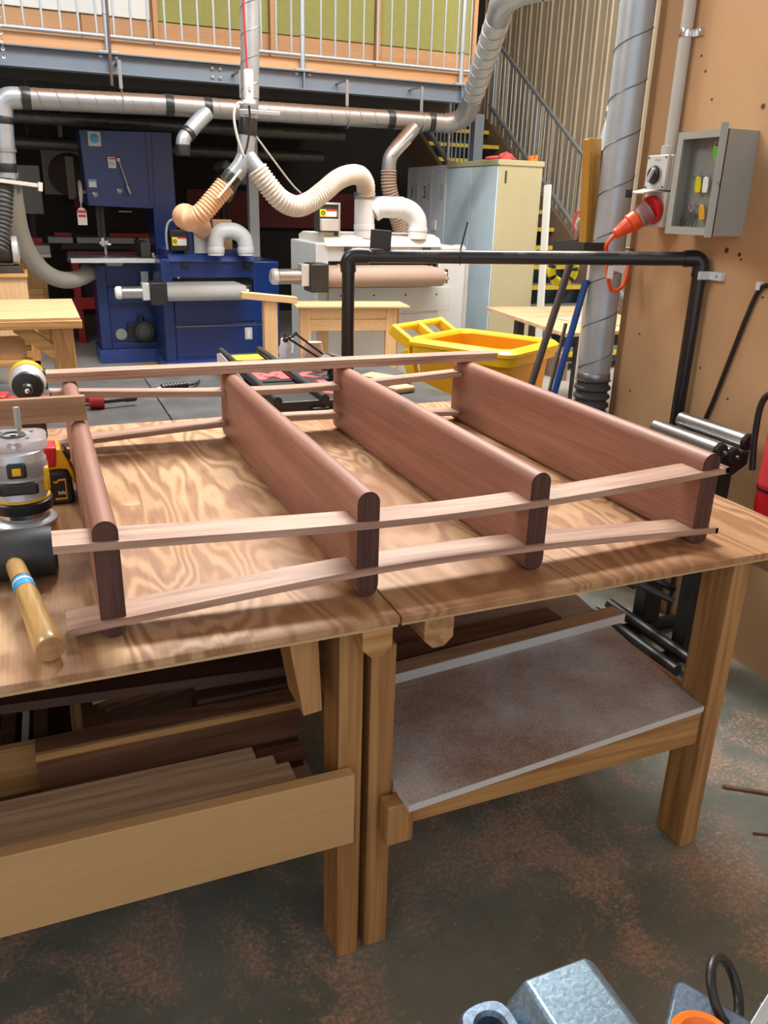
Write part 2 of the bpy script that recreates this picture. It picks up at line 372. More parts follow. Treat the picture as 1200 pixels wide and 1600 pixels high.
    def torus(s, c, axis, R, r, n=24, m=8, a0=0, a1=6.2832):
        c = Vector(c); ax = Vector(axis).normalized(); t = Vector((0, 0, 1)) if abs(ax.z) < 0.9 else Vector((1, 0, 0))
        u = ax.cross(t).normalized(); w = ax.cross(u); full = abs(a1 - a0 - 6.2832) < 1e-3
        k = n if full else n + 1; rs = []
        for i in range(k):
            a = a0 + (a1 - a0) * i / n; e = u * math.cos(a) + w * math.sin(a)
            rs.append([c + e * (R + r * math.cos(6.2832 * j / m)) + ax * r * math.sin(6.2832 * j / m) for j in range(m)])
        return s.rings(rs, True, full)
def path(pts, sub):
    P = [Vector(p) for p in pts]
    if sub <= 1 or len(P) < 3: return P
    out = []
    for i in range(len(P) - 1):
        a, b, c, d = P[max(i - 1, 0)], P[i], P[i + 1], P[min(i + 2, len(P) - 1)]
        for k in range(sub):
            t = k / sub
            out.append(0.5 * ((2 * b) + (c - a) * t + (2 * a - 5 * b + 4 * c - d) * t * t + (3 * b - a - 3 * c + d) * t ** 3))
    out.append(P[-1]); return out
def resample(P, m):
    ls = [0]
    for i in range(len(P) - 1): ls.append(ls[-1] + (P[i + 1] - P[i]).length)
    out = []; j = 0
    for k in range(m + 1):
        t = ls[-1] * k / m
        while j < len(P) - 2 and ls[j + 1] < t: j += 1
        f = (t - ls[j]) / max(ls[j + 1] - ls[j], 1e-9); out.append(P[j].lerp(P[j + 1], min(max(f, 0), 1)))
    return out

ORG = {}     # root object name -> world origin
def mesh_of(name, mb, mat, off):
    me = bpy.data.meshes.new(name)
    me.from_pydata([(p[0] - off[0], p[1] - off[1], p[2] - off[2]) for p in mb.v], [], mb.f)
    bm = bmesh.new(); bm.from_mesh(me); bmesh.ops.recalc_face_normals(bm, faces=bm.faces); bm.to_mesh(me); bm.free()
    me.materials.append(MATS[mat])
    me.polygons.foreach_set('use_smooth', [True] * len(me.polygons)); me.set_sharp_from_angle(angle=math.radians(38))
    return me
def thing(name, label, cat, loc=(0, 0, 0), group=None):
    o = bpy.data.objects.new(name, None); COL.objects.link(o); o.location = loc; o.empty_display_size = 0.05
    o['label'] = label; o['category'] = cat
    if group: o['group'] = group
    ORG[o.name] = Vector(loc); return o
def part(name, mb, mat, parent, bev=0.0, label=None, stuff=False, seg=2):
    off = ORG[parent.name]
    o = bpy.data.objects.new(name, mesh_of(name, mb, mat, off)); COL.objects.link(o); o.parent = parent
    ORG[o.name] = off
    if label: o['label'] = label
    if stuff: o['kind'] = 'stuff'
    if bev: bevel(o, bev, seg)
    return o
def bevel(o, w, seg=2):
    b = o.modifiers.new('bevel', 'BEVEL'); b.width = w; b.segments = seg; b.limit_method = 'ANGLE'; b.angle_limit = math.radians(40)
def solo(name, mb, mat, label, cat, group=None, bev=0.0, base=None, seg=2):
    xs, ys, zs = zip(*mb.v); off = Vector(base) if base else Vector(((min(xs) + max(xs)) / 2, (min(ys) + max(ys)) / 2, min(zs)))
    o = bpy.data.objects.new(name, mesh_of(name, mb, mat, off)); COL.objects.link(o); o.location = off
    o['label'] = label; o['category'] = cat; ORG[o.name] = off
    if group: o['group'] = group
    if bev: bevel(o, bev, seg)
    return o
def struct(name, mb, mat, parent=None, bev=0.0):
    if parent: return part(name, mb, mat, parent, bev)
    o = bpy.data.objects.new(name, mesh_of(name, mb, mat, (0, 0, 0))); COL.objects.link(o); o['kind'] = 'structure'
    ORG[o.name] = Vector((0, 0, 0))
    if bev: bevel(o, bev)
    return o
def clone(o, parent, dloc=(0, 0, 0), label=None):     # a further piece sharing mesh data
    c = o.copy(); COL.objects.link(c); c.parent = parent; c.location = o.location + Vector(dloc)
    ORG[c.name] = ORG[o.name]
    return c
def lettering(name, s, size, origin, u, v, mat, parent, thick=0.0008, bold=0.0):
    cu = bpy.data.curves.new(name, 'FONT'); cu.body = s; cu.size = size; cu.align_x = 'CENTER'; cu.align_y = 'CENTER'; cu.extrude = thick; cu.offset = bold
    t = bpy.data.objects.new(name + '_tmp', cu); COL.objects.link(t)
    dg = bpy.context.evaluated_depsgraph_get(); me = bpy.data.meshes.new_from_object(t.evaluated_get(dg))
    bpy.data.objects.remove(t); bpy.data.curves.remove(cu)
    u = Vector(u).normalized(); v = Vector(v).normalized(); w = u.cross(v); o0 = Vector(origin) - ORG[parent.name]
    for q in me.vertices: q.co = o0 + u * q.co.x + v * q.co.y + w * q.co.z
    me.name = name; me.materials.clear(); me.materials.append(MATS[mat])
    o = bpy.data.objects.new(name, me); COL.objects.link(o); o.parent = parent; ORG[o.name] = ORG[parent.name]
    return o

# ================================================================== SETTING
fl = struct('floor', MB().box(-5, 7, -2.5, 12.5, -0.05, 0), 'concrete')
struct('line_marking', MB().prism([(-2.5, 6.20), (-2.5, 6.28), (1.6, 8.41), (1.6, 8.33)], (0, 0, 0.0005), (1, 0, 0), (0, 1, 0), (0, 0, 0.002)), 'line_yellow', fl)
struct('line_marking', MB().box(2.2, 2.9, 3.55, 3.63, 0.0005, 0.0025), 'line_yellow', fl)
wr = struct('wall_right', MB().box(2.18, 2.23, -2.5, 2.69, 0, 5.0), 'tan_panel')
for yy, zz in ((2.60, 1.05), (2.61, 0.82), (2.60, 1.9), (2.55, 2.08), (2.59, 1.72), (2.48, 2.0), (2.40, 1.86), (2.45, 1.95), (2.10, 1.12), (1.97, 0.72), (2.1, 0.9), (2.25, 0.98), (2.03, 1.25), (2.08, 2.0), (2.15, 1.36)):
    struct('screw', MB().cyl((2.181, yy, zz), (2.178, yy, zz), 0.004, n=8), 'pole_brown', wr)
for yy, zz, r in ((2.12, 1.92, 0.010), (2.17, 1.82, 0.008), (2.22, 1.385, 0.009), (2.16, 1.375, 0.007)):
    struct('knot_hole', MB().cyl((2.181, yy, zz), (2.1785, yy, zz), r, n=10), 'pole_brown', wr)
struct('batten', MB().box(2.182, 2.20, 2.691, 2.73, 0, 5.0), 'wall_ply', wr)
struct('wall_partition', MB().box(2.23, 6.6, 2.60, 2.68, 0, 5.0), 'tan_panel')
# corrugated steel wall at the far right, real ribs
cw = MB(); yy = 2.7; prof = []
while yy < 12.5:
    prof += [(6.38, yy), (6.38, yy + 0.09), (6.364, yy + 0.105), (6.364, yy + 0.135), (6.38, yy + 0.15), (6.38, yy + 0.20), (6.373, yy + 0.205), (6.373, yy + 0.235), (6.38, yy + 0.24)]; yy += 0.25
vs = []; fs = []
for x, y in prof: vs += [(x, y, 0), (x, y, 5.0)]
for i in range(len(prof) - 1): fs.append((2 * i, 2 * i + 2, 2 * i + 3, 2 * i + 1))
cw.add(vs, fs); cw.box(6.40, 6.45, 2.6, 12.5, 0, 5.0)
struct('wall_far_right', cw, 'corrugated_paint')
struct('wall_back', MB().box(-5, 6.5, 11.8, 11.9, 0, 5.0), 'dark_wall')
struct('wall_left', MB().box(-5.1, -5, -2.5, 12.5, 0, 5.0), 'tan_panel')
struct('ceiling', MB().box(-5.1, 6.6, -2.5, 12.5, 5.0, 5.06), 'white_board')

# mezzanine deck with its joists
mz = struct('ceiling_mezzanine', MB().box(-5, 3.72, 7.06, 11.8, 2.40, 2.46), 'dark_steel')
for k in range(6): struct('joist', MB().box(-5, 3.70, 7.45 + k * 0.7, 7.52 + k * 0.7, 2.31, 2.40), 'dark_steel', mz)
struct('floor_edge_board', MB().box(-5, 3.73, 7.03, 7.06, 2.476, 2.565), 'wall_ply', mz, 0.002)
# upper wall behind the balustrade
wm = struct('wall_mezzanine', MB().box(-5, 3.99, 7.58, 7.64, 2.46, 5.0), 'wall_ply')
xs = [-1.3, -0.1, 1.1]
for i in range(2): struct('white_panel', MB().box(xs[i] + 0.006, xs[i + 1] - 0.02, 7.545, 7.58, 2.81, 4.4), 'white_board', wm, 0.004)
for x0, x1 in ((1.135, 2.045), (2.095, 2.995), (3.045, 3.945)):
    struct('insulation_panel', MB().box(x0, x1, 7.55, 7.58, 2.81, 4.6), 'insulation_green', wm, 0.006)
for x in (1.098, 2.05, 3.0, 3.95): struct('stud', MB().box(x, x + 0.04, 7.52, 7.58, 2.46, 4.8), 'wall_ply', wm, 0.003)
for x0, x1 in ((-1.3, 0.55), (0.56, 1.097), (1.14, 2.047), (2.092, 2.997), (3.042, 3.947)):
    struct('lining_board', MB().box(x0, x1, 7.56, 7.58, 2.47, 2.808), 'wall_ply', wm, 0.003)

# mezzanine steel beam, column
t = thing('steel_beam', 'blue grey steel beam along the front of the mezzanine', 'beam', (0, 7, 2.335))
part('web', MB().box(-5, 3.70, 6.995, 7.005, 2.345, 2.465), 'beam_paint', t)
part('top_flange', MB().box(-5, 3.72, 6.95, 7.05, 2.464, 2.474), 'beam_paint', t, 0.002)
part('bottom_flange', MB().box(-5, 3.70, 6.95, 7.05, 2.335, 2.345), 'beam_paint', t, 0.002)
for x in (-0.79, 0.687, 2.165, 3.58): part('stiffener', MB().box(x - 0.006, x + 0.006, 6.955, 6.995, 2.345, 2.464), 'beam_paint', t)
for x, z in ((1.44, 2.435), (1.50, 2.435), (1.44, 2.375), (1.50, 2.375), (0.63, 2.45), (0.74, 2.45), (2.11, 2.45), (2.22, 2.45), (3.53, 2.45), (3.64, 2.45)):
    part('bolt', MB().lathe((x, 6.995, z), (0, -1, 0), [(0.013, 0), (0.013, 0.01), (0.007, 0.011), (0.007, 0.02)], 6), 'steel', t)
t = thing('steel_column', 'pale blue steel column rising behind the blue sander', 'column', (2.14, 8.65, 0))
part('shaft', MB().box(2.09, 2.19, 8.60, 8.70, 0.012, 2.40), 'locker_pale', t, 0.004)
part('base_plate', MB().box(2.05, 2.23, 8.55, 8.75, 0, 0.012), 'locker_pale', t)
t = thing('steel_column', 'grey steel column standing between the lockers and the staircase', 'column', (4.36, 8.1, 0))
part('shaft', MB().box(4.31, 4.415, 8.05, 8.15, 0.012, 2.38), 'beam_paint', t, 0.004)
part('base_plate', MB().box(4.295, 4.43, 8.03, 8.17, 0, 0.012), 'beam_paint', t)

# balustrade on the mezzanine
t = thing('balustrade', 'galvanised steel balustrade along the mezzanine edge', 'railing', (0, 7.0, 2.474))
br = part('bottom_rail', MB().cyl((-1.3, 7.0, 2.585), (3.72, 7.0, 2.585), 0.014), 'steel_rail', t)
part('top_rail', MB().cyl((-1.3, 7.0, 3.48), (3.72, 7.0, 3.48), 0.02), 'steel_rail', t)
px = [-0.79, 0.687, 2.165, 3.58]
b0 = part('baluster', MB().cyl((-1.2, 7.0, 2.585), (-1.2, 7.0, 3.48), 0.0085, n=8), 'steel_rail', t)
for k in range(1, 41):
    x = -1.2 + k * 0.1213
    if min(abs(x - p) for p in px) > 0.045: clone(b0, t, (k * 0.1213, 0, 0))
for i, x in enumerate(px):
    if i == 0:
        m = MB().cyl((x, 7, 2.48), (x, 7, 3.46), 0.0215).lathe((x, 7, 2.72), (0, 0, 1), [(0.0215, 0), (0.026, 0.003), (0.026, 0.012), (0.0215, 0.015)])
        p0 = part('post', m, 'steel_rail', t)
        f0 = part('post_foot', MB().box(x - 0.075, x + 0.075, 6.955, 7.045, 2.474, 2.486), 'steel_rail', t, 0.003)
    else: clone(p0, t, (x - px[0], 0, 0)); clone(f0, t, (x - px[0], 0, 0))

# staircase behind the lockers
SZ = lambda z: 6.40 + 1.51 * z; RI = 0.185
t = thing('staircase', 'grey staircase with yellow nosings climbing behind the lockers to the mezzanine', 'stairs', (5.45, 6.5, 0))
for n in range(1, 14):
    z = RI * n; y = SZ(z)
    if n == 1:
        tr = part('tread', MB().box(4.50, 5.57, y, y + 0.30, z - 0.035, z), 'stair_grey', t, 0.003)
        no = part('nosing', MB().box(4.50, 5.57, y - 0.012, y + 0.03, z - 0.038, z + 0.004), 'line_yellow', tr)
    else:
        c = clone(tr, t, (0, 1.51 * RI * (n - 1), RI * (n - 1))); clone(no, c)
for x0, x1 in ((4.45, 4.50), (5.57, 5.62)):
    poly = [(SZ(0) - 0.1, 0.0), (SZ(0) + 0.33, 0.0), (SZ(2.45) + 0.3, 2.27), (SZ(2.45) + 0.3, 2.55), (SZ(2.45), 2.55), (SZ(0) - 0.1, 0.16)]
    part('stringer', MB().prism(poly, (x0, 0, 0), (0, 1, 0), (0, 0, 1), (x1 - x0, 0, 0)), 'stair_brown', t)
for x in (4.475, 5.6):
    zb = 1.35 if x < 5 else 0.1
    part('handrail', MB().tube([(x, SZ(zb), zb + 1.01), (x, SZ(2.45), 3.46)], 0.022, 10, 0), 'steel_rail', t)
    part('lower_rail', MB().tube([(x, SZ(zb), zb + 0.27), (x, SZ(2.45), 2.72)], 0.026, 8, 0), 'steel_rail', t)
    b0 = None
    for k in range(36):
        z = 0.12 + k * 0.066; y = SZ(z)
        if z < zb: continue
        if b0 is None: b0 = part('baluster', MB().cyl((x, y, z + 0.26), (x, y, z + 1.01), 0.008, n=6), 'steel_rail', t); y0, z0 = y, z
        else: clone(b0, t, (0, y - y0, z - z0))
    for z in [q for q in (0.1, 0.9, 1.7, 2.4) if q >= zb]: part('post', MB().cyl((x, SZ(z), z - 0.02), (x, SZ(z), z + 1.01), 0.021, n=10), 'steel_rail', t)
struct('trim_1', MB().prism([(6.6, 0), (11.6, 0), (11.6, 2.35), (10.0, 2.35), (6.6, 0.10)], (5.64, 0, 0), (0, 1, 0), (0, 0, 1), (0.03, 0, 0)), 'stair_blue')

# ================================================================== WORKBENCHES
ZT = 0.82
def leg(x0, x1, y0, y1, z1, par, mat='pine_upright', lab=None):
    return part('leg', MB().box(x0, x1, y0, y1, 0, z1), mat, par, 0.003, lab)
bl = thing('workbench', 'left front pine workbench with a plywood top, scrap timber stored below', 'workbench', (-0.4, 1.9, 0))
part('plywood_top', MB().box(-1.45, 0.531, 1.158, 2.65, 0.806, 0.8199), 'plywood_top', bl, 0.0015)
part('top_edge', MB().box(-1.45, 0.529, 1.162, 1.17, 0.7985, 0.806), 'pine_pale', bl)
leg(0.432, 0.480, 1.20, 1.29, 0.798, bl); leg(0.432, 0.480, 2.45, 2.54, 0.798, bl); leg(-1.30, -1.25, 1.20, 1.29, 0.798, bl); leg(-1.30, -1.25, 2.45, 2.54, 0.798, bl)
def rail_end(name, x0, x1, y0, y1, z0, z1, par, mat='pine_deep'):
    c = 0.018
    part(name, MB().prism([(x0, z1), (x1, z1), (x1, z0 + c), (x1 - c, z0), (x0 + c, z0), (x0, z0 + c)], (0, y0, 0), (1, 0, 0), (0, 0, 1), (0, y1 - y0, 0)), mat, par, 0.002)
rail_end('top_rail', 0.4815, 0.528, 1.20, 2.6, 0.738, 0.799, bl)
rail_end('rail_stub', 0.462, 0.520, 1.163, 1.1995, 0.742, 0.799, bl, 'pine')
part('support_block', MB().prism([(0.336, 0.798), (0.392, 0.798), (0.400, 0.628), (0.364, 0.624)], (0, 1.20, 0), (1, 0, 0), (0, 0, 1), (0, 0.10, 0)), 'pine_upright', bl, 0.002)
part('apron_board', MB().hexa([(-1.35, 1.172, 0.345), (0.456, 1.172, 0.327), (0.456, 1.198, 0.327), (-1.35, 1.198, 0.345), (-1.35, 1.172, 0.515), (0.456, 1.172, 0.490), (0.456, 1.198, 0.490), (-1.35, 1.198, 0.515)]), 'apron_pine', bl, 0.002, 'wide honey-coloured board across the front')
part('shelf', MB().box(-1.35, 0.43, 1.20, 2.5, 0.345, 0.36), 'light_ply', bl)
part('rear_stretcher', MB().box(-1.3, 0.48, 2.54, 2.58, 0.30, 0.40), 'pine', bl)

br_ = thing('workbench', 'right front pine workbench with a plywood top and a dusty white shelf', 'workbench', (1.05, 1.9, 0))
part('plywood_top', MB().box(0.534, 1.572, 1.158, 2.65, 0.8062, 0.8199), 'plywood_top', br_, 0.0015)
part('top_edge', MB().box(0.536, 1.57, 1.162, 1.17, 0.7995, 0.8062), 'pine_pale', br_)
leg(0.497, 0.548, 1.205, 1.29, 0.737, br_); leg(1.345, 1.392, 1.19, 1.28, 0.799, br_); leg(0.53, 0.578, 2.45, 2.54, 0.799, br_); leg(1.345, 1.392, 2.45, 2.54, 0.799, br_)
rail_end('top_rail', 0.585, 0.645, 1.168, 2.6, 0.736, 0.7995, br_)
rail_end('top_rail', 1.44, 1.52, 1.168, 2.6, 0.745, 0.7995, br_)
part('front_stretcher', MB().box(0.549, 1.343, 1.20, 1.245, 0.31, 0.402), 'pine', br_, 0.003)
part('stretcher_end', MB().box(0.520, 0.578, 1.160, 1.199, 0.305, 0.400), 'pine_upright', br_, 0.003)
part('side_stretcher', MB().box(1.345, 1.39, 1.283, 2.45, 0.31, 0.402), 'pine_deep', br_, 0.003)
part('side_stretcher', MB().box(0.53, 0.575, 1.293, 2.45, 0.31, 0.402), 'pine_deep', br_, 0.003)
solo('shelf_board', MB().prism([(0.553, 1.133), (1.343, 1.197), (1.343, 1.287), (1.41, 1.86), (1.43, 2.22), (0.58, 2.30), (0.56, 1.3), (0.551, 1.29)], (0, 0, 0.4025), (1, 0, 0), (0, 1, 0), (0, 0, 0.016)), 'shelf_melamine',
     'white melamine board dusted with pinkish sawdust on the lower shelf of the right bench', 'shelf board', None, 0.001)

# ------------------------------------------------------------------ the slatted rack being assembled
t = thing('slatted_rack', 'unfinished reddish hardwood rack of four round-topped boards joined by thin slats', 'rack', (0.67, 1.8, ZT))
BX = [(0.058, 0.040), (0.503, 0.043), (0.861, 0.044), (1.286, 0.046)]
slots = [(0.979, 0.842), (0.957, 0.866), (0.957, 0.864), (0.977, 0.843)]
Y0, Y1, ZTOP, TH = 1.250, 2.41, 1.026, 0.0135
for i, (bx, w) in enumerate(BX):
    h = w / 2; n = 14; zt, zb = slots[i]
    def band(z0, z1, y0, y1, cap=None):
        return MB().box(bx - h, bx + h, y0, y1, z0, z1)
    prof = [(-h, 0.022), (-h + 0.0025, 0.011), (-h + 0.008, 0.004), (-h + 0.015, 0.0008), (h - 0.015, 0.0008), (h - 0.008, 0.004), (h - 0.0025, 0.011), (h, 0.022)]
    topz = ZTOP - ZT
    arc = [(h * math.cos(a), topz - h + h * math.sin(a)) for a in [math.pi * k / n for k in range(n + 1)]]
    poly = prof + arc
    # one continuous profile; slots for the slats are cut by splitting the ends into fingers
    m = MB()
    ye0, ye1 = Y0 + 0.062, Y1 - 0.062
    m.prism(poly, (bx, ye0, ZT), (1, 0, 0), (0, 0, 1), (0, ye1 - ye0, 0))
    lo = [p for p in prof] + [(h, zb - ZT), (-h, zb - ZT)]
    mid = [(-h, zb + TH - ZT), (h, zb + TH - ZT), (h, zt - ZT), (-h, zt - ZT)]
    up = [(-h, zt + TH - ZT), (h, zt + TH - ZT)] + arc
    for yy, d in ((Y0, 0.062), (ye1, 0.062)):
        for q in (lo, mid, up): m.prism(q, (bx, yy, ZT), (1, 0, 0), (0, 0, 1), (0, d, 0))
    b = part('board', m, 'jarrah_side', t, 0, None)
    for q in (lo, mid, up):
        part('end_grain', MB().prism([(x * 0.985, z) for x, z in q], (bx, Y0 - 0.0006, ZT), (1, 0, 0), (0, 0, 1), (0, 0.001, 0)), 'jarrah_end', b)
def slat(x0, x1, y0, y1, pts, name='slat'):
    P = path([Vector((x, 0, z)) for x, z in pts], 8); rs = []
    for p in P: rs.append([(p.x, y0, p.z), (p.x, y1, p.z), (p.x, y1, p.z + TH), (p.x, y0, p.z + TH)])
    return MB().rings(rs)
sx = [b[0] for b in BX]
for y0, y1 in ((Y0 - 0.007, Y0 + 0.061), (Y1 - 0.061, Y1 + 0.005)):
    lx = -0.02 if y0 < 2 else 0.006
    part('slat', slat(0, 0, y0, y1, [(lx, 0.983), (sx[0], slots[0][0]), (sx[1], slots[1][0]), (sx[2], slots[2][0]), (sx[3], slots[3][0]), (1.322, 0.981)]), 'slat_wood', t, 0.0008)
    part('slat', slat(0, 0, y0, y1, [(lx + 0.006, 0.836), (sx[0], slots[0][1]), (sx[1], slots[1][1]), (sx[2], slots[2][1]), (sx[3], slots[3][1]), (1.325, 0.840)]), 'slat_wood', t, 0.0008)
solo('loose_slat', MB().box(0.0, 1.385, 2.335, 2.395, ZTOP + 0.0005, ZTOP + 0.0125).box(0.0, 1.388, 2.337, 2.397, ZTOP + 0.013, ZTOP + 0.025), 'slat_wood', 'pair of loose slats laid across the far tops of the four rack boards', 'slat', None, 0.0008)
m = MB().obox((-0.19, 1.90, 1.0555), (0.53, 0.02, 0.056), (0, 0, 0))
solo('timber_plank', m, 'plank_tan', 'light brown plank on edge resting on the leftmost rack board behind the router', 'plank', None, 0.0015)
solo('timber_block', MB().box(-0.40, -0.34, 1.86, 1.94, ZT, 1.0274), 'pine_upright', 'upright timber block holding up the left end of the light brown plank', 'block', None, 0.002)

# ------------------------------------------------------------------ tools on the plywood
rx, ry = -0.072, 1.68
t = thing('trim_router', 'yellow, black and silver cordless router standing upside down by the mallet', 'router', (rx, ry, ZT))
C3 = lambda z: (rx, ry, z)
part('motor_cap', MB().lathe(C3(ZT), (0, 0, 1), [(0.048, 0), (0.060, 0.006), (0.063, 0.03), (0.061, 0.052), (0.052, 0.062)], 28), 'tool_yellow', t)
part('cap_ring', MB().lathe(C3(0.880), (0, 0, 1), [(0.050, 0), (0.063, 0.003), (0.063, 0.009), (0.055, 0.016), (0.046, 0.019)], 28), 'tool_silver', t)
part('neck', MB().lathe(C3(0.898), (0, 0, 1), [(0.046, 0), (0.046, 0.012)], 24), 'chrome', t)
bd = part('depth_collar', MB().lathe(C3(0.909), (0, 0, 1), [(0.046, 0), (0.057, 0.003), (0.058, 0.023), (0.053, 0.027)], 28), 'black_plastic', t)
part('yellow_band', MB().lathe(C3(0.9355), (0, 0, 1), [(0.0535, 0), (0.055, 0.001), (0.0545, 0.004), (0.052, 0.005)], 28), 'tool_yellow', bd)
part('motor_body', MB().lathe(C3(0.9402), (0, 0, 1), [(0.0515, 0), (0.050, 0.02), (0.0485, 0.034)], 28), 'tool_silver', t)
part('clamp_lever', MB().box(rx - 0.035, rx + 0.035, ry - 0.060, ry - 0.048, 0.956, 0.980).obox((rx - 0.04, ry - 0.052, 0.968), (0.03, 0.018, 0.020), (0, 0, 0.5)), 'black_plastic', t, 0.004)
for s in (-1, 1): part('side_grip', MB().box(rx + s * 0.049 - 0.007, rx + s * 0.049 + 0.007, ry - 0.03, ry + 0.03, 0.95, 1.0), 'tool_yellow', t, 0.005)
hs = part('base_housing', MB().lathe(C3(0.974), (0, 0, 1), [(0.054, 0), (0.056, 0.008), (0.054, 0.03), (0.05, 0.058), (0.045, 0.060)], 28), 'tool_silver', t)
part('window', MB().lathe((rx, ry, 0.985), (0, 0, 1), [(0.0562, 0), (0.0548, 0.03)], 28, False), 'smoke_clear', hs)
part('button_panel', MB().box(rx - 0.017, rx + 0.017, ry - 0.0615, ry - 0.048, 0.990, 1.019), 'black_plastic', hs, 0.004)
part('button', MB().box(rx - 0.008, rx + 0.008, ry - 0.0645, ry - 0.0610, 0.997, 1.012), 'tool_yellow', hs, 0.002)
bp = MB().prism([(0.060 * math.copysign(abs(math.cos(a)) ** 0.5, math.cos(a)), 0.055 * math.copysign(abs(math.sin(a)) ** 0.5, math.sin(a))) for a in [6.2832 * (k + 0.5) / 40 for k in range(40)]], (rx, ry, 1.040), (1, 0, 0), (0, 1, 0), (0, 0, 0.020))
part('base_plate', bp, 'clear_base', t, 0.002)
part('base_opening', MB().torus((rx, ry, 1.061), (0, 0, 1), 0.021, 0.003, 24, 6), 'grey_rubber', t)
for a in (0.6, 2.2, 3.8, 5.4): part('screw', MB().cyl((rx + 0.04 * math.cos(a), ry + 0.036 * math.sin(a), 1.059), (rx + 0.04 * math.cos(a), ry + 0.036 * math.sin(a), 1.062), 0.004, n=8), 'steel', t)
part('collet', MB().lathe(C3(1.03), (0, 0, 1), [(0.013, 0), (0.013, 0.012), (0.008, 0.022), (0.006, 0.03)], 14), 'chrome', t)
part('router_bit', MB().lathe((rx + 0.012, ry, 1.058), (0, 0, 1), [(0.0035, 0), (0.0035, 0.014), (0.0062, 0.016), (0.0062, 0.056), (0.0055, 0.058)], 10), 'cabinet_grey', t)

# battery pack
t = thing('battery_pack', 'yellow and black battery with a red latch standing behind the router', 'battery', (0.0, 1.99, ZT))
b = part('body', MB().prism([(-0.062, 0), (0.045, 0), (0.055, 0.012), (0.052, 0.05), (0.036, 0.078), (0.015, 0.082), (-0.062, 0.082)], (0.001, 1.93, ZT), (0.56, 0, 0), (0, 0, 1), (0, 0.11, 0)), 'black_plastic', t, 0.008)
y = part('cover', MB().prism([(-0.055, 0.082), (0.010, 0.083), (0.038, 0.080), (0.058, 0.045), (0.066, 0.048), (0.062, 0.070), (0.040, 0.105), (0.020, 0.130), (-0.055, 0.132)], (0.001, 1.945, ZT), (0.56, 0, 0), (0, 0, 1), (0, 0.085, 0)), 'tool_yellow', t, 0.005)
part('latch', MB().prism([(-0.05, 0.09), (-0.006, 0.09), (0.004, 0.137), (-0.05, 0.137)], (0.001, 1.939, ZT), (0.56, 0, 0), (0, 0, 1), (0, 0.07, 0)), 'red_plastic', t, 0.004)
part('vent', MB().obox((0.022, 1.985, ZT + 0.112), (0.026, 0.060, 0.010), (0, 0.95, 0)), 'black_plastic', y, 0.003)
part('front_frame', MB().prism([(-0.022, 0.014), (0.026, 0.014), (0.026, 0.064), (-0.002, 0.064), (-0.010, 0.058), (-0.022, 0.060), (-0.022, 0.056), (-0.010, 0.054), (0.0, 0.060), (0.022, 0.060), (0.022, 0.018), (-0.022, 0.018)], (0.001, 1.9285, ZT), (0.56, 0, 0), (0, 0, 1), (0, 0.003, 0)), 'tool_yellow', b)
lettering('voltage_text', '54V', 0.011, (0.005, 1.9280, ZT + 0.030), (1, 0, 0), (0, 0, 1), 'paper_white', b, 0.0006, 0.0004)

# mallet
t = thing('mallet', 'rubber mallet with a black head and a wooden handle lying at the left', 'mallet', (-0.09, 1.5, ZT))
ha, hb = Vector((-0.098, 1.548, 0.866)), Vector((-0.040, 1.195, 0.8435))
hd = MB().lathe((-0.235, 1.548, 0.867), (1, 0, 0.0), [(0.038, 0), (0.0455, 0.006), (0.0465, 0.02), (0.046, 0.20), (0.045, 0.212), (0.038, 0.217)], 32)
part('head', hd, 'black_rubber', t)
d = (hb - ha).normalized()
hp = part('handle', MB().lathe(ha + d * 0.03, d, [(0.014, 0), (0.0165, 0.02), (0.0175, 0.1), (0.0205, 0.22), (0.0235, 0.300), (0.0235, 0.316), (0.0215, 0.3225)], 28), 'handle_wood', t)
part('label', MB().lathe(ha + d * 0.119, d, [(0.0178, 0), (0.0187, 0.035)], 28, False), 'label_blue', hp, label='blue and white label round the handle')
part('label_stripe', MB().lathe(ha + d * 0.128, d, [(0.0183, 0), (0.0186, 0.006)], 28, False), 'paper_white', hp)
part('label_stripe', MB().lathe(ha + d * 0.116, d, [(0.0180, 0), (0.0181, 0.003)], 28, False), 'ink_black', hp)
part('handle_end', MB().lathe(hb + d * -0.006, d, [(0.0215, 0), (0.0205, 0.0012)], 24), 'endgrain', hp)

# impact driver, standing on its battery, nose to the camera
dx, dy_, dz = -0.05, 2.52, 0.992
t = thing('impact_driver', 'yellow and black impact driver standing nose forward behind the brown plank', 'drill', (dx, dy_ + 0.06, ZT))
part('nose', MB().lathe((dx, dy_ + 0.03, dz), (0, -1, 0), [(0.049, 0), (0.050, 0.02), (0.047, 0.045), (0.040, 0.060), (0.036, 0.062)], 28), 'tool_silver', t)
part('bumper', MB().lathe((dx, dy_ - 0.0315, dz - 0.003), (0, -1, 0), [(0.040, 0), (0.043, 0.003), (0.039, 0.012), (0.02, 0.018)], 28), 'black_plastic', t)
part('chuck', MB().lathe((dx - 0.002, dy_ - 0.046, dz - 0.004), (0, -1, 0), [(0.016, 0), (0.016, 0.018), (0.0125, 0.022), (0.0115, 0.04), (0.006, 0.041)], 18), 'black_plastic', t)
part('anvil', MB().lathe((dx - 0.002, dy_ - 0.086, dz - 0.004), (0, -1, 0), [(0.0072, 0), (0.0072, 0.008), (0.0035, 0.009)], 12), 'chrome', t)
part('motor_case', MB().lathe((dx, dy_ + 0.03, dz + 0.001), (0, 1, 0), [(0.050, 0), (0.052, 0.015), (0.048, 0.07), (0.036, 0.085)], 24), 'tool_yellow', t)
part('cheek', MB().obox((dx + 0.046, dy_ + 0.05, dz), (0.014, 0.055, 0.055)), 'black_plastic', t, 0.005)
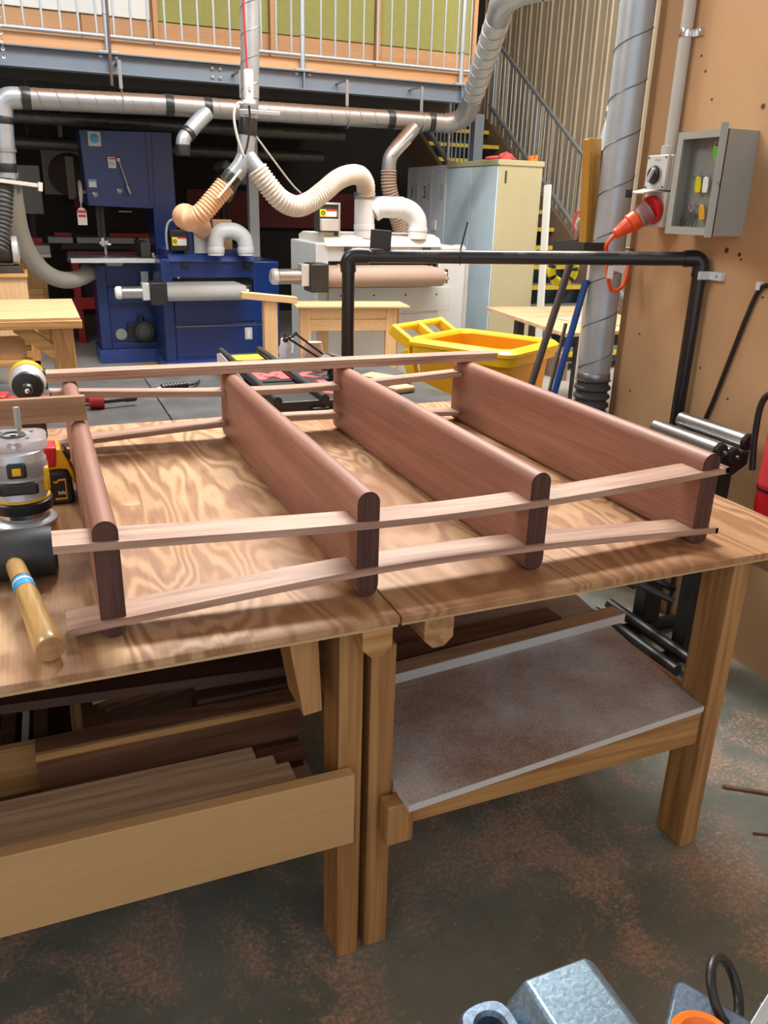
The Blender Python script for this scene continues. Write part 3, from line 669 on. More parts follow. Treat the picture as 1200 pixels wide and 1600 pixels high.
part('handle', MB().beam((dx, dy_ + 0.055, dz - 0.03), (dx, dy_ + 0.075, ZT + 0.06), 0.036, 0.05, (0, 1, 0)), 'black_plastic', t, 0.010)
part('trigger', MB().obox((dx, dy_ + 0.024, dz - 0.06), (0.016, 0.018, 0.03)), 'tool_yellow', t, 0.003)
part('battery', MB().box(dx - 0.036, dx + 0.036, dy_ + 0.005, dy_ + 0.125, ZT, ZT + 0.062), 'black_plastic', t, 0.008)

solo('pencil', MB().lathe((0.388, 2.50, ZT + 0.0042), (0.87, 0.36, 0), [(0.0005, 0), (0.004, 0.014), (0.004, 0.165)], 6), 'label_blue', 'blue pencil lying on the plywood behind the left front of the rack', 'pencil')

# ------------------------------------------------------------------ dark assembly table behind the plywood
t = thing('assembly_table', 'low dark table with a scuffed black mat behind the plywood benches', 'table', (0.2, 3.05, 0))
part('table_mat', MB().box(-1.5, 0.37, 2.656, 3.44, 0.797, 0.808), 'table_mat', t, 0.002)
part('table_mat', MB().box(0.374, 1.46, 2.656, 3.44, 0.797, 0.808), 'table_mat', t, 0.002)
part('table_top', MB().box(-1.5, 1.46, 2.656, 3.44, 0.765, 0.797), 'dark_steel', t)
for x in (-1.4, 1.40):
    for y in (2.72, 3.36): part('leg', MB().box(x - 0.03, x + 0.03, y - 0.03, y + 0.03, 0, 0.765), 'dark_steel', t, 0.003)
part('rail', MB().box(-1.4, 1.4, 2.70, 2.74, 0.68, 0.765).box(-1.4, 1.4, 3.34, 3.38, 0.68, 0.765), 'dark_steel', t)
ZM = 0.808
t = thing('bar_clamp', 'red bar clamp with a dark screw lying on the black table mat', 'clamp', (0, 3.0, ZM))
part('bar', MB().obox((0.0, 3.02, ZM + 0.022), (0.36, 0.035, 0.026), (0, 0, -0.16)), 'red_paint', t, 0.004)
part('jaw', MB().obox((-0.155, 3.02, ZM + 0.025), (0.05, 0.09, 0.05), (0, 0, -0.16)), 'red_paint', t, 0.006)
part('collar', MB().cyl((0.13, 2.935, ZM + 0.024), (0.178, 2.93, ZM + 0.024), 0.024), 'red_paint', t, 0.003)
part('screw', MB().lathe((0.178, 2.93, ZM + 0.024), (1, 0.22, 0), [(0.008, 0), (0.008, 0.07), (0.011, 0.075), (0.011, 0.11), (0.006, 0.115)], 10), 'dark_steel', t)
t = thing('air_gun', 'small black tool with a ribbed grip lying on the mat left of the tool case', 'tool', (0.45, 3.12, ZM))
part('grip', MB().hose([(0.40, 3.13, ZM + 0.016), (0.50, 3.16, ZM + 0.016)], 0.014, 0.012, 0.25), 'black_plastic', t)
part('shaft', MB().tube([(0.33, 3.10, ZM + 0.008), (0.40, 3.13, ZM + 0.016)], 0.006), 'steel', t)
part('lead', MB().tube([(0.50, 3.16, ZM + 0.016), (0.54, 3.20, ZM + 0.012), (0.57, 3.28, ZM + 0.006)], 0.005), 'black_plastic', t)

t = thing('tool_case', 'long black tray with red lettering, yellow sticker and white end on the mat', 'tool case', (0.78, 3.0, ZT))
b = part('tray', MB().box(0.70, 0.875, 2.58, 3.46, ZT + 0.004, 0.872), 'black_plastic', t, 0.004)
for x in (0.702, 0.868): part('side_rail', MB().tube([(x, 2.575, 0.876), (x, 3.47, 0.894)], 0.0165, 12, 0), 'black_plastic', t)
part('foot', MB().box(0.82, 0.88, 2.56, 2.60, ZT + 0.0002, ZT + 0.03).box(0.70, 0.74, 3.38, 3.43, ZM, ZT + 0.03), 'black_plastic', t, 0.003)
part('side_sheet', MB().prism([(2.9, 0.84), (3.465, 0.83), (3.47, 0.885), (3.40, 0.90), (3.0, 0.872)], (0.683, 0, 0), (0, 1, 0), (0, 0, 1), (0.002, 0, 0)), 'white_board', t)
pn = part('panel', MB().hexa([(0.722, 2.90, 0.872), (0.850, 2.90, 0.872), (0.850, 3.44, 0.872), (0.722, 3.44, 0.872), (0.722, 2.90, 0.876), (0.850, 2.90, 0.876), (0.850, 3.44, 0.888), (0.722, 3.44, 0.888)]), 'black_plastic', t)
part('sticker', MB().hexa([(0.728, 3.30, 0.884), (0.845, 3.30, 0.884), (0.845, 3.40, 0.8865), (0.728, 3.40, 0.8865), (0.728, 3.30, 0.8860), (0.845, 3.30, 0.8860), (0.845, 3.40, 0.8885), (0.728, 3.40, 0.8885)]), 'bright_yellow', pn)
for s, y in (('5', 3.215), ('M', 2.985)): lettering('red_letter', s, 0.165, (0.786, y, 0.879 + (y - 2.98) * 0.022), (1, 0, 0), (0, 1, 0.022), 'pink_red', pn, 0.001, 0.010)
t = thing('tool_case', 'black case printed red, half hidden behind the third gap of the rack', 'tool case', (1.0, 2.95, ZM))
b = part('body', MB().box(0.895, 1.025, 2.68, 3.28, ZM, 0.846), 'black_plastic', t, 0.005)
for s, y in (('K', 3.12), ('U', 2.95), ('N', 2.79)): lettering('red_letter', s, 0.14, (0.96, y, 0.8462), (1, 0, 0), (0, 1, 0), 'pink_red', b, 0.001, 0.010)

t = thing('desk_lamp', 'black sprung-arm lamp head and thin double arm behind the rack', 'lamp', (1.08, 3.15, ZM))
part('base', MB().lathe((1.09, 3.15, ZM), (0, 0, 1), [(0.05, 0), (0.05, 0.02), (0.02, 0.03), (0.014, 0.06)], 20), 'black_plastic', t)
part('head', MB().obox((1.10, 3.15, 0.895), (0.06, 0.06, 0.05), (0, 0.3, 0)).cyl((1.05, 3.13, 0.875), (1.05, 3.10, 0.915), 0.026), 'grey_rubber', t, 0.006)
for dz in (0.0, 0.022): part('arm', MB().tube([(1.07, 3.12, 0.885 + dz), (0.885 + dz * 2, 3.14, 1.005 + dz * 0.4)], 0.0045, 8, 0), 'black_plastic', t)
part('joint', MB().tube([(0.885, 3.13, 1.008), (0.91, 3.14, 0.995), (0.94, 3.14, 1.015)], 0.006, 8).ball((0.89, 3.13, 0.99), 0.012), 'black_plastic', t)
part('stem', MB().cyl((1.09, 3.15, 0.86), (1.09, 3.15, 0.89), 0.012), 'black_plastic', t)
m = MB(); rs = []
for i in range(9):
    a = i / 8; z = ZM + 0.001 + a * 0.15
    rs.append([Vector((0.955 + (0.042 - 0.02 * a) * math.cos(6.2832 * j / 16) * (1 + 0.22 * math.sin(3 * j + i)), 3.345 + 0.028 * math.sin(6.2832 * j / 16) * (1 + 0.2 * math.cos(2 * j + i * 2)), z)) for j in range(16)])
solo('plastic_bag', m.rings(rs), 'bag_plastic', 'crumpled clear plastic bag standing under the black lamp arm', 'bag')
m = MB(); rs = []
for i in range(7):
    a = i / 6; z = ZM + 0.001 + a * 0.125
    rs.append([Vector((1.085 + (0.07 - 0.03 * a) * math.cos(6.2832 * j / 16) * (1 + 0.1 * math.sin(3 * j + i)), 3.385 + (0.035 - 0.01 * a) * math.sin(6.2832 * j / 16), z)) for j in range(16)])
solo('paper_bag', m.rings(rs), 'paper_bag', 'crumpled pinkish brown paper bag on the mat behind the plastic bag', 'bag')
solo('timber_offcut', MB().obox((1.30, 3.08, ZM + 0.0125), (0.09, 0.20, 0.024), (0, 0, 0.6)), 'pine_pale', 'pale timber offcut on the mat behind the third rack board, the longer one', 'offcut', 'offcuts on the black mat', 0.002)
solo('timber_offcut', MB().obox((1.29, 2.89, ZM + 0.0125), (0.10, 0.06, 0.024), (0, 0, 0.25)), 'pine_pale', 'short rounded pale offcut in front of the longer offcut on the mat', 'offcut', 'offcuts on the black mat', 0.008)

# ------------------------------------------------------------------ black pipe rail
t = thing('pipe_rail', 'black pipe frame arching from the dark table across to the tan wall', 'pipe rail', (1.05, 2.87, ZM))
A, B = Vector((1.055, 2.87, 1.322)), Vector((2.148, 2.295, 1.352)); d = (B - A).normalized()
part('post', MB().cyl((1.055, 2.87, ZM + 0.012), A - Vector((0, 0, 0.03)), 0.0235, n=20), 'black_pipe', t)
part('flange', MB().lathe((1.055, 2.87, ZM), (0, 0, 1), [(0.055, 0), (0.055, 0.008), (0.03, 0.014)], 24), 'black_pipe', t)
part('cross_pipe', MB().cyl(A + d * 0.03, B - d * 0.03, 0.0235, n=20), 'black_pipe_dusty', t)
part('elbow', MB().tube([A - Vector((0, 0, 0.055)), A - Vector((0, 0, 0.02)), A + d * 0.02 + Vector((0, 0, 0.0)), A + d * 0.075], 0.0285, 16, 8), 'black_pipe', t)
part('elbow', MB().tube([B - d * 0.06, B - d * 0.02, B - Vector((0, 0, 0.02)), B - Vector((0, 0, 0.06))], 0.0285, 16, 8), 'black_pipe', t)
part('post', MB().cyl(B - Vector((0, 0, 0.03)), (2.148, 2.295, 0.03), 0.0235, n=20), 'black_pipe', t)
part('floor_flange', MB().lathe((2.148, 2.295, 0), (0, 0, 1), [(0.032, 0), (0.032, 0.03)], 20), 'black_pipe', t)
cl = part('wall_clip', MB().box(2.118, 2.1795, 2.262, 2.2705, 1.285, 1.313).box(2.160, 2.1798, 2.205, 2.272, 1.285, 1.313), 'white_board', t, 0.002, 'white metal clip')
part('clip_screw', MB().cyl((2.160, 2.225, 1.299), (2.157, 2.225, 1.299), 0.004, n=8), 'label_blue', cl)
solo('cable_tie', MB().torus(A + d * 0.40, d, 0.0262, 0.0022, 20, 6).tube([A + d * 0.40 + Vector((0, 0, 0.026)), A + d * 0.40 + Vector((0.008, 0, 0.06)), A + d * 0.40 + Vector((0.022, 0.0, 0.118))], 0.003, 6), 'black_plastic', 'black cable tie with its tail standing up on the black pipe', 'cable tie')
q = A + d * 0.115
solo('metal_flap', MB().obox(q + Vector((0, 0, 0.057)), (0.075, 0.006, 0.065), (0.1, 0.05, -0.48)), 'dark_steel', 'dark metal plate standing up on the left end of the black pipe', 'plate', None, 0.002)

# ------------------------------------------------------------------ tan wall fittings
t = thing('key_cabinet', 'grey steel key cabinet hanging open on the tan wall', 'cabinet', (2.18, 2.27, 1.43))
y0, y1, z0, z1, xf = 2.165, 2.385, 1.432, 1.75, 2.052
part('shell', MB().box(2.168, 2.18, y0, y1, z0, z1).box(xf, 2.168, y0, y0 + 0.006, z0, z1).box(xf, 2.168, y1 - 0.006, y1, z0, z1).box(xf, 2.168, y0 + 0.006, y1 - 0.006, z0, z0 + 0.006).box(xf, 2.168, y0 + 0.006, y1 - 0.006, z1 - 0.006, z1), 'cabinet_grey', t)
part('face_frame', MB().box(xf - 0.004, xf + 0.004, y0, y0 + 0.022, z0, z1).box(xf - 0.004, xf + 0.004, y1 - 0.026, y1, z0, z1).box(xf - 0.004, xf + 0.004, y0 + 0.022, y1 - 0.026, z0, z0 + 0.024).box(xf - 0.004, xf + 0.004, y0 + 0.022, y1 - 0.026, z1 - 0.022, z1), 'cabinet_grey', t)
bk = part('hook_panel', MB().box(2.107, 2.113, y0 + 0.008, y1 - 0.008, z0 + 0.01, z1 - 0.01), 'cabinet_inside', t)
hv = Vector((-0.682, -0.731, 0)).normalized()
h0 = Vector((xf - 0.004, y0 + 0.004, 0)); nrm = Vector((hv.y, -hv.x, 0))
dm = MB()
for a, b, th in ((0, 0.20, 0.004),):
    p = h0 + hv * a; q = h0 + hv * b
    dm.beam((p.x, p.y, (z0 + z1) / 2), (q.x, q.y, (z0 + z1) / 2), th, z1 - z0)
for a in (0.004, 0.196):
    c = h0 + hv * a + nrm * 0.009; dm.beam((c.x - nrm.x * 0.009, c.y - nrm.y * 0.009, (z0 + z1) / 2), (c.x + nrm.x * 0.009, c.y + nrm.y * 0.009, (z0 + z1) / 2), 0.004, z1 - z0)
dr = part('door', dm, 'cabinet_grey', t)
c = h0 + hv * 0.19
part('lock', MB().cyl((c.x - nrm.x * 0.006, c.y - nrm.y * 0.006, 1.585), (c.x + nrm.x * 0.004, c.y + nrm.y * 0.004, 1.585), 0.009, n=12), 'black_plastic', dr)
for zz in (1.708, 1.615, 1.525):
    for k in range(5): part('hook', MB().tube([(2.107, 2.20 + k * 0.036, zz), (2.097, 2.20 + k * 0.036, zz - 0.004), (2.093, 2.20 + k * 0.036, zz + 0.004)], 0.0012, 5, 2), 'steel', bk)
def key_tag(y, z, mat, lab, rot, hook=None, x=2.085):
    m = MB().prism([(-0.011, 0), (0.011, 0), (0.0135, -0.03), (0.011, -0.048), (-0.011, -0.048), (-0.0135, -0.03)], (x, y, z), (0, math.cos(rot), math.sin(rot)), (0, -math.sin(rot), math.cos(rot)), (0.005, 0, 0))
    t = thing('key_tag', lab, 'key tag', (x, y, z - 0.03), 'tags in the key cabinet')
    part('tag', m, mat, t, 0.0015)
    part('ring', MB().torus((x + 0.004, y, z + 0.007), (1, 0.3, 0), 0.008, 0.0009, 16, 5), 'chrome', t)
key_tag(2.248, 1.702, 'tag_green', 'green key tag in the key cabinet, the highest', -0.35)
key_tag(2.304, 1.612, 'tag_yellow', 'yellow key tag in the middle row of the key cabinet', -0.12)
key_tag(2.268, 1.612, 'paper_white', 'white key tag beside the yellow one in the key cabinet', -0.05)
key_tag(2.270, 1.525, 'tag_orange', 'orange key tag at the bottom right of the key cabinet', -0.25)
t = thing('key_bunch', 'bunch of steel keys hanging at the bottom left of the key cabinet', 'keys', (2.13, 2.275, 1.47))
part('ring', MB().torus((2.088, 2.312, 1.520), (1, 0.4, 0), 0.014, 0.001, 18, 5), 'chrome', t)
for k, (dy, a) in enumerate(((0.010, -0.5), (0.002, -0.25), (-0.006, 0.02), (0.02, -0.75))):
    u = Vector((0, -math.sin(a), -math.cos(a))); s = Vector((0, math.cos(a), -math.sin(a))); o = Vector((2.084 + 0.002 * k, 2.312 + dy, 1.509))
    part('key', MB().prism([(-0.008, 0), (0.008, 0), (0.009, 0.012), (0.004, 0.018), (0.004, 0.046), (0, 0.05), (-0.003, 0.046), (-0.004, 0.018), (-0.009, 0.012)], o, s, u, (0.0015, 0, 0)), 'steel', t)

t = thing('isolator_switch', 'grey isolator switch box with a black rotary knob beside the key cabinet', 'switch', (2.18, 2.52, 1.575))
bx = part('box', MB().box(2.105, 2.18, 2.465, 2.575, 1.573, 1.690), 'switch_grey', t, 0.004)
part('face', MB().box(2.086, 2.104, 2.466, 2.574, 1.574, 1.689), 'switch_grey', t, 0.004)
kb = part('knob', MB().lathe((2.086, 2.522, 1.623), (-1, 0, 0), [(0.032, 0), (0.032, 0.003), (0.028, 0.004), (0.027, 0.014), (0.022, 0.017)], 24), 'black_plastic', t)
part('knob_ring', MB().torus((2.0845, 2.522, 1.623), (1, 0, 0), 0.032, 0.003, 24, 6), 'cabinet_grey', kb)
part('grip', MB().obox((2.066, 2.522, 1.623), (0.012, 0.012, 0.052), (0.6, 0, 0)), 'tool_silver', kb, 0.003)
lettering('marking', '  M O N', 0.010, (2.0852, 2.52, 1.672), (0, -1, 0), (0, 0, 1), 'cabinet_grey', t, 0.0003)
for y in (2.475, 2.565):
    for z in (1.583, 1.680): part('screw', MB().cyl((2.086, y, z), (2.0845, y, z), 0.0035, n=8), 'ink_black', t)
t = thing('power_socket', 'grey three-phase socket with a red ring below the isolator switch', 'socket', (2.18, 2.52, 1.45))
part('box', MB().box(2.100, 2.18, 2.465, 2.578, 1.448, 1.568), 'switch_grey', t, 0.004)
part('ring', MB().lathe((2.100, 2.515, 1.510), (-1, 0.0, -0.25), [(0.046, 0), (0.049, 0.004), (0.049, 0.022), (0.045, 0.025)], 24), 'red_plastic', t)
part('flap', MB().obox((2.05, 2.53, 1.568), (0.07, 0.09, 0.006), (0, -0.2, 0)), 'switch_grey', t, 0.002)
part('flap_latch', MB().obox((2.012, 2.56, 1.560), (0.012, 0.026, 0.03), (0, 0, 0)), 'black_plastic', t, 0.002)
t = thing('power_plug', 'orange three-phase plug with its cord in the red-ringed socket', 'plug', (2.0, 2.55, 1.45))
d = Vector((-0.78, 0.30, -0.62)).normalized(); o = Vector((2.074, 2.515, 1.503))
part('shroud', MB().lathe(o, d, [(0.042, 0), (0.040, 0.03), (0.034, 0.045)], 24), 'smoke_clear', t)
p1 = o + d * 0.046
part('collar', MB().lathe(p1, d, [(0.033, 0), (0.036, 0.004), (0.035, 0.032), (0.030, 0.036)], 24), 'orange_plastic', t)
pb = part('body', MB().lathe(p1 + d * 0.037, d, [(0.029, 0), (0.024, 0.03), (0.020, 0.036), (0.019, 0.055), (0.012, 0.06)], 20), 'orange_plastic', t)
e = p1 + d * 0.097
part('cord', MB().tube([e, e + d * 0.03 + Vector((0, 0, -0.02)), (1.985, 2.60, 1.33), (1.995, 2.602, 1.27), (2.03, 2.61, 1.215), (2.09, 2.625, 1.235), (2.12, 2.645, 1.32)], 0.0075, 10, 8), 'orange_plastic', t)
part('cord_tag', MB().obox((1.994, 2.588, 1.285), (0.022, 0.003, 0.045), (0, 0.05, -0.6)).obox((2.04, 2.60, 1.30), (0.045, 0.002, 0.03), (0, 0.3, -0.6)), 'paper_white', t, 0.0, 'white test tag')
t = thing('conduit', 'pale grey conduit running up the tan wall from the isolator switch', 'conduit', (2.155, 2.545, 1.69))
part('tube', MB().cyl((2.155, 2.545, 1.693), (2.155, 2.545, 4.9), 0.0215, n=18), 'lamp_cream', t)
part('connector', MB().lathe((2.150, 2.545, 1.6905), (0, 0, 1), [(0.026, 0), (0.026, 0.03), (0.0225, 0.033)], 18), 'lamp_cream', t)
part('saddle_clip', MB().lathe((2.155, 2.545, 2.06), (0, 0, 1), [(0.0225, 0), (0.0235, 0.002), (0.0235, 0.026), (0.0225, 0.028)], 18).box(2.170, 2.1795, 2.485, 2.545, 2.062, 2.086), 'chrome', t, 0.0, 'bright zinc clip')
t = thing('wall_cable', 'black cable drooping down the tan wall from a small white clip', 'cable', (2.17, 2.05, 0.8))
part('cable', MB().tube([(2.172, 1.90, 1.30), (2.172, 2.0, 1.292), (2.171, 2.043, 1.27), (2.171, 2.075, 1.18), (2.171, 2.115, 1.03), (2.171, 2.155, 0.88), (2.171, 2.19, 0.76), (2.171, 2.20, 0.60), (2.171, 2.20, 0.0)], 0.0075, 10, 8), 'black_plastic', t)
part('clip', MB().box(2.160, 2.18, 2.035, 2.052, 1.272, 1.298), 'paper_white', t, 0.002)
t = thing('fire_extinguisher', 'red fire extinguisher hanging on the tan wall at the right edge', 'extinguisher', (2.095, 1.75, 0.6))
part('cylinder', MB().lathe((2.095, 1.745, 0.605), (0, 0, 1), [(0.05, 0), (0.062, 0.006), (0.066, 0.03), (0.066, 0.30), (0.055, 0.34), (0.028, 0.365), (0.022, 0.38)], 28), 'red_plastic', t)
part('label', MB().lathe((2.095, 1.745, 0.71), (0, 0, 1), [(0.0665, 0), (0.0665, 0.15)], 28, False), 'label_red', t)
part('band', MB().lathe((2.095, 1.745, 0.690), (0, 0, 1), [(0.0672, 0), (0.0672, 0.010)], 28, False), 'black_plastic', t)
part('valve', MB().lathe((2.095, 1.745, 0.985), (0, 0, 1), [(0.022, 0), (0.022, 0.04)], 14).obox((2.06, 1.76, 1.04), (0.1, 0.02, 0.012), (0, 0.2, 0)), 'black_plastic', t)
part('hose', MB().tube([(2.075, 1.77, 1.01), (2.050, 1.83, 0.97), (2.045, 1.835, 0.86), (2.046, 1.82, 0.74)], 0.010, 10, 8), 'black_plastic', t)
part('bracket', MB().box(2.161, 2.18, 1.72, 1.77, 0.70, 0.95), 'dark_steel', t)

# ================================================================== DUCTS AND HOSES
def spiral(t, p0, p1, r, pitch=0.11, mat='galvanised', seam='seam', name='pipe'):
    q = part(name, MB().cyl(p0, p1, r, n=28), mat, t)
    part(seam, MB().helix(p0, p1, r + 0.0005, pitch, r * 0.045), 'duct_seam', q)
    return q
def band(t, p, ax, r, w, mat='black_tape', name='joint_tape', n=24):
    return part(name, MB().lathe(Vector(p) - Vector(ax).normalized() * w / 2, ax, [(r, 0), (r * 1.02, w * 0.05), (r * 1.02, w * 0.95), (r, w)], n), mat, t)

# big vertical duct on the end of the tan wall
t = thing('vertical_duct', 'large spiral-seamed galvanised duct standing at the end of the tan wall', 'duct', (2.105, 2.76, 0.0))
spiral(t, (2.105, 2.76, 0.86), (2.105, 2.76, 4.95), 0.064, 0.165, 'galvanised_pale')
part('collar', MB().lathe((2.105, 2.76, 0.84), (0, 0, 1), [(0.066, 0), (0.068, 0.004), (0.068, 0.03), (0.065, 0.034)], 28), 'steel', t)
part('flexible_end', MB().hose([(2.105, 2.76, 0.0), (2.104, 2.76, 0.3), (2.105, 2.76, 0.6), (2.105, 2.76, 0.842)], 0.070, 0.036, 0.16, 24), 'grey_rubber', t)
t = thing('thin_duct', 'thin brownish pipe with a ribbed tan lower end behind the big vertical duct', 'duct', (2.185, 2.86, 0))
part('pipe', MB().cyl((2.185, 2.86, 0.86), (2.185, 2.86, 4.95), 0.034, n=18), 'hose_grey', t)
part('flexible_end', MB().hose([(2.185, 2.86, 0.0), (2.185, 2.86, 0.4), (2.185, 2.86, 0.86)], 0.036, 0.018, 0.2, 16), 'hose_tan', t)
t = thing('duct_bracket', 'dark steel bracket shelf clamped round the big vertical duct', 'bracket', (2.1, 2.78, 1.355))
part('plate', MB().box(1.945, 2.035, 2.70, 2.90, 1.357, 1.364).box(2.175, 2.29, 2.70, 2.82, 1.357, 1.364), 'steel', t)
part('rim', MB().box(1.94, 1.945, 2.70, 2.90, 1.345, 1.385).box(1.94, 2.036, 2.695, 2.70, 1.345, 1.385).box(1.94, 2.29, 2.90, 2.905, 1.345, 1.385), 'dark_steel', t)
t = thing('frame_section', 'golden brown wooden frame section leaning on the bracket beside the duct', 'frame', (2.05, 2.84, 1.365))
part('body', MB().beam((2.072, 2.855, 1.366), (2.030, 2.84, 1.755), 0.030, 0.075, (1, 0.25, 0)), 'frame_gold', t, 0.002)
part('rebate', MB().beam((2.052, 2.832, 1.366), (2.010, 2.817, 1.755), 0.014, 0.030, (1, 0.25, 0)), 'frame_gold', t, 0.001)
t = thing('shelf_bracket', 'grey folded metal bracket with a black arm tucked behind the duct', 'bracket', (2.04, 2.87, 1.365))
part('arm', MB().beam((2.12, 2.875, 1.366), (2.115, 2.868, 1.72), 0.025, 0.03, (1, 0.3, 0)), 'black_plastic', t, 0.002)
part('plate', MB().beam((2.130, 2.88, 1.70), (2.150, 2.88, 1.83), 0.05, 0.004, (0.4, -1, 0)).beam((2.108, 2.88, 1.73), (2.125, 2.88, 1.81), 0.004, 0.04, (0.4, -1, 0)).beam((2.125, 2.88, 1.81), (2.110, 2.88, 1.86), 0.02, 0.004, (0.4, -1, 0)), 'galvanised', t, 0.001)
solo('paper_roll', MB().cyl((2.175, 2.955, 0.0), (2.185, 2.945, 1.885), 0.024, n=18), 'white_board', 'pale paper roll standing behind the grey metal bracket by the duct', 'roll')
t = thing('cord_coil', 'small coil of orange and white cord hanging on the bracket rim', 'cord', (1.985, 2.92, 1.42))
part('orange_loop', MB().torus((2.105, 2.955, 1.455), (0.9, 0.2, 0), 0.045, 0.006, 20, 6), 'pink_red', t)
part('white_loop', MB().torus((2.115, 2.955, 1.435), (0.8, 0.4, 0.2), 0.035, 0.005, 20, 6), 'paper_white', t)
part('tie', MB().cyl((2.11, 2.95, 1.37), (2.11, 2.95, 1.44), 0.006), 'ink_black', t)
t = thing('striped_coil', 'yellow and black striped hose coil hanging behind the poles', 'coil', (2.12, 3.05, 1.15))
cc = Vector((2.10, 3.05, 1.255))
part('black_coil', MB().torus(cc, (0.35, 1, 0), 0.05, 0.017, 28, 10), 'black_plastic', t)
for k in range(7): part('yellow_band', MB().torus(cc, (0.35, 1, 0), 0.05, 0.0185, 5, 10, 0.9 * k, 0.9 * k + 0.62), 'tag_yellow', t)
part('hanger', MB().tube([(2.10, 3.05, 1.30), (2.16, 2.98, 1.345), (2.15, 2.906, 1.384)], 0.003, 6), 'black_plastic', t)

# poles leaning at the duct
def pole(name, lab, p0, p1, r, mat):
    return solo(name, MB().cyl(p0, p1, r, n=14), mat, lab, 'pole', 'poles leaning by the duct', 0, p0)
pole('pole', 'dark brown pole leaning against the duct bracket, nearest the yellow bin', (1.635, 2.84, 0.0), (2.135, 2.95, 1.55), 0.0155, 'pole_brown')
pole('pole', 'bright blue pole leaning against the big vertical duct', (1.78, 2.80, 0.0), (2.03, 2.78, 1.24), 0.0135, 'pole_blue')
solo('flat_bar', MB().beam((1.87, 2.91, 0.004), (2.06, 2.93, 1.05), 0.045, 0.010, (1, -0.5, 0)), 'pole_brown', 'dark flat bar leaning between the blue pole and the duct', 'bar', 'poles leaning by the duct', 0.002, (1.87, 2.91, 0))

# main horizontal duct under the mezzanine
DZ, DY = 2.135, 6.74
t = thing('main_duct', 'long galvanised dust extraction duct running under the mezzanine beam', 'duct', (1.5, DY, DZ))
spiral(t, (0.05, DY, 2.115), (1.05, DY, DZ), 0.070, 0.125, 'galvanised_dusty')
spiral(t, (1.30, DY, DZ), (2.80, DY, 2.145), 0.070, 0.125, 'galvanised_dusty')
part('branch_section', MB().cyl((1.05, DY, DZ), (1.35, DY, DZ), 0.072, n=28), 'galvanised_dusty', t)
part('branch_section', MB().cyl((2.80, DY, 2.145), (3.20, DY, 2.145), 0.072, n=28), 'galvanised_dusty', t)
part('elbow', MB().tube([(0.05, DY, 2.115), (-0.02, DY, 2.108), (-0.065, DY, 2.07), (-0.08, DY, 1.98)], 0.072, 20, 6), 'galvanised', t)
for x, z in ((0.09, 2.117), (1.06, 2.135), (1.34, 2.135), (2.82, 2.145), (3.19, 2.145)): band(t, (x, DY, z), (1, 0, 0), 0.0735, 0.06)
for x in (0.73, 1.6, 2.45, 3.1):
    part('hanger', MB().torus((x, DY, 2.135), (1, 0, 0), 0.075, 0.006, 24, 6).box(x - 0.012, x + 0.012, DY - 0.004, DY + 0.004, 2.22, 2.40).box(x - 0.012, x + 0.012, DY - 0.004, 7.07, 2.40, 2.405), 'galvanised_dusty', t)
# rising part: bends up and comes towards the camera
R1 = [Vector(p) for p in ((3.20, 6.74, 2.145), (3.36, 6.70, 2.15), (3.44, 6.60, 2.21), (3.42, 6.45, 2.34))]
part('elbow', MB().tube(R1, [0.072] * 6 + [0.076] * 8 + [0.081] * 30, 24, 8), 'galvanised_dusty', t)
r0, r1 = Vector((3.42, 6.45, 2.34)), Vector((3.03, 5.42, 2.68))
spiral(t, r0, r1, 0.084, 0.14, 'galvanised_pale')
part('elbow', MB().tube([r1, (2.98, 5.28, 2.73), (3.0, 5.12, 2.765), (3.08, 4.98, 2.775)], 0.084, 24, 8), 'galvanised', t)
spiral(t, (3.08, 4.98, 2.775), (3.95, 4.45, 2.93), 0.084, 0.14, 'galvanised_pale')
# branches
def branch(t, pts, r, tape=None, mat='galvanised'):
    b = part('branch_pipe', MB().tube(pts, r, 20, 8), mat, t)
    return b
branch(t, [(1.33, 6.70, 2.10), (1.24, 6.66, 2.02), (1.16, 6.62, 1.94)], 0.056)
branch(t, [(1.16, 6.62, 1.94), (1.128, 6.605, 1.90), (1.120, 6.60, 1.84)], 0.052)
band(t, (1.165, 6.622, 1.945), (-0.08, -0.04, -0.08), 0.058, 0.04); band(t, (1.120, 6.60, 1.83), (0, 0, 1), 0.053, 0.075)
branch(t, [(3.02, 6.70, 2.09), (2.93, 6.66, 2.01), (2.84, 6.62, 1.93), (2.775, 6.60, 1.85), (2.765, 6.60, 1.75)], 0.058, mat='galvanised_dusty')
gv = part('blast_gate', MB().obox((2.855, 6.63, 1.945), (0.018, 0.19, 0.24), (0, 0.82, 0)).obox((2.875, 6.63, 1.925), (0.03, 0.14, 0.16), (0, 0.82, 0)), 'galvanised', t, 0.002)
part('flexible_hose', MB().hose([(2.765, 6.60, 1.76), (2.775, 6.60, 1.62), (2.84, 6.62, 1.45), (2.93, 6.66, 1.25), (2.96, 6.70, 1.08)], 0.062, 0.022, 0.14), 'hose_brown', t)
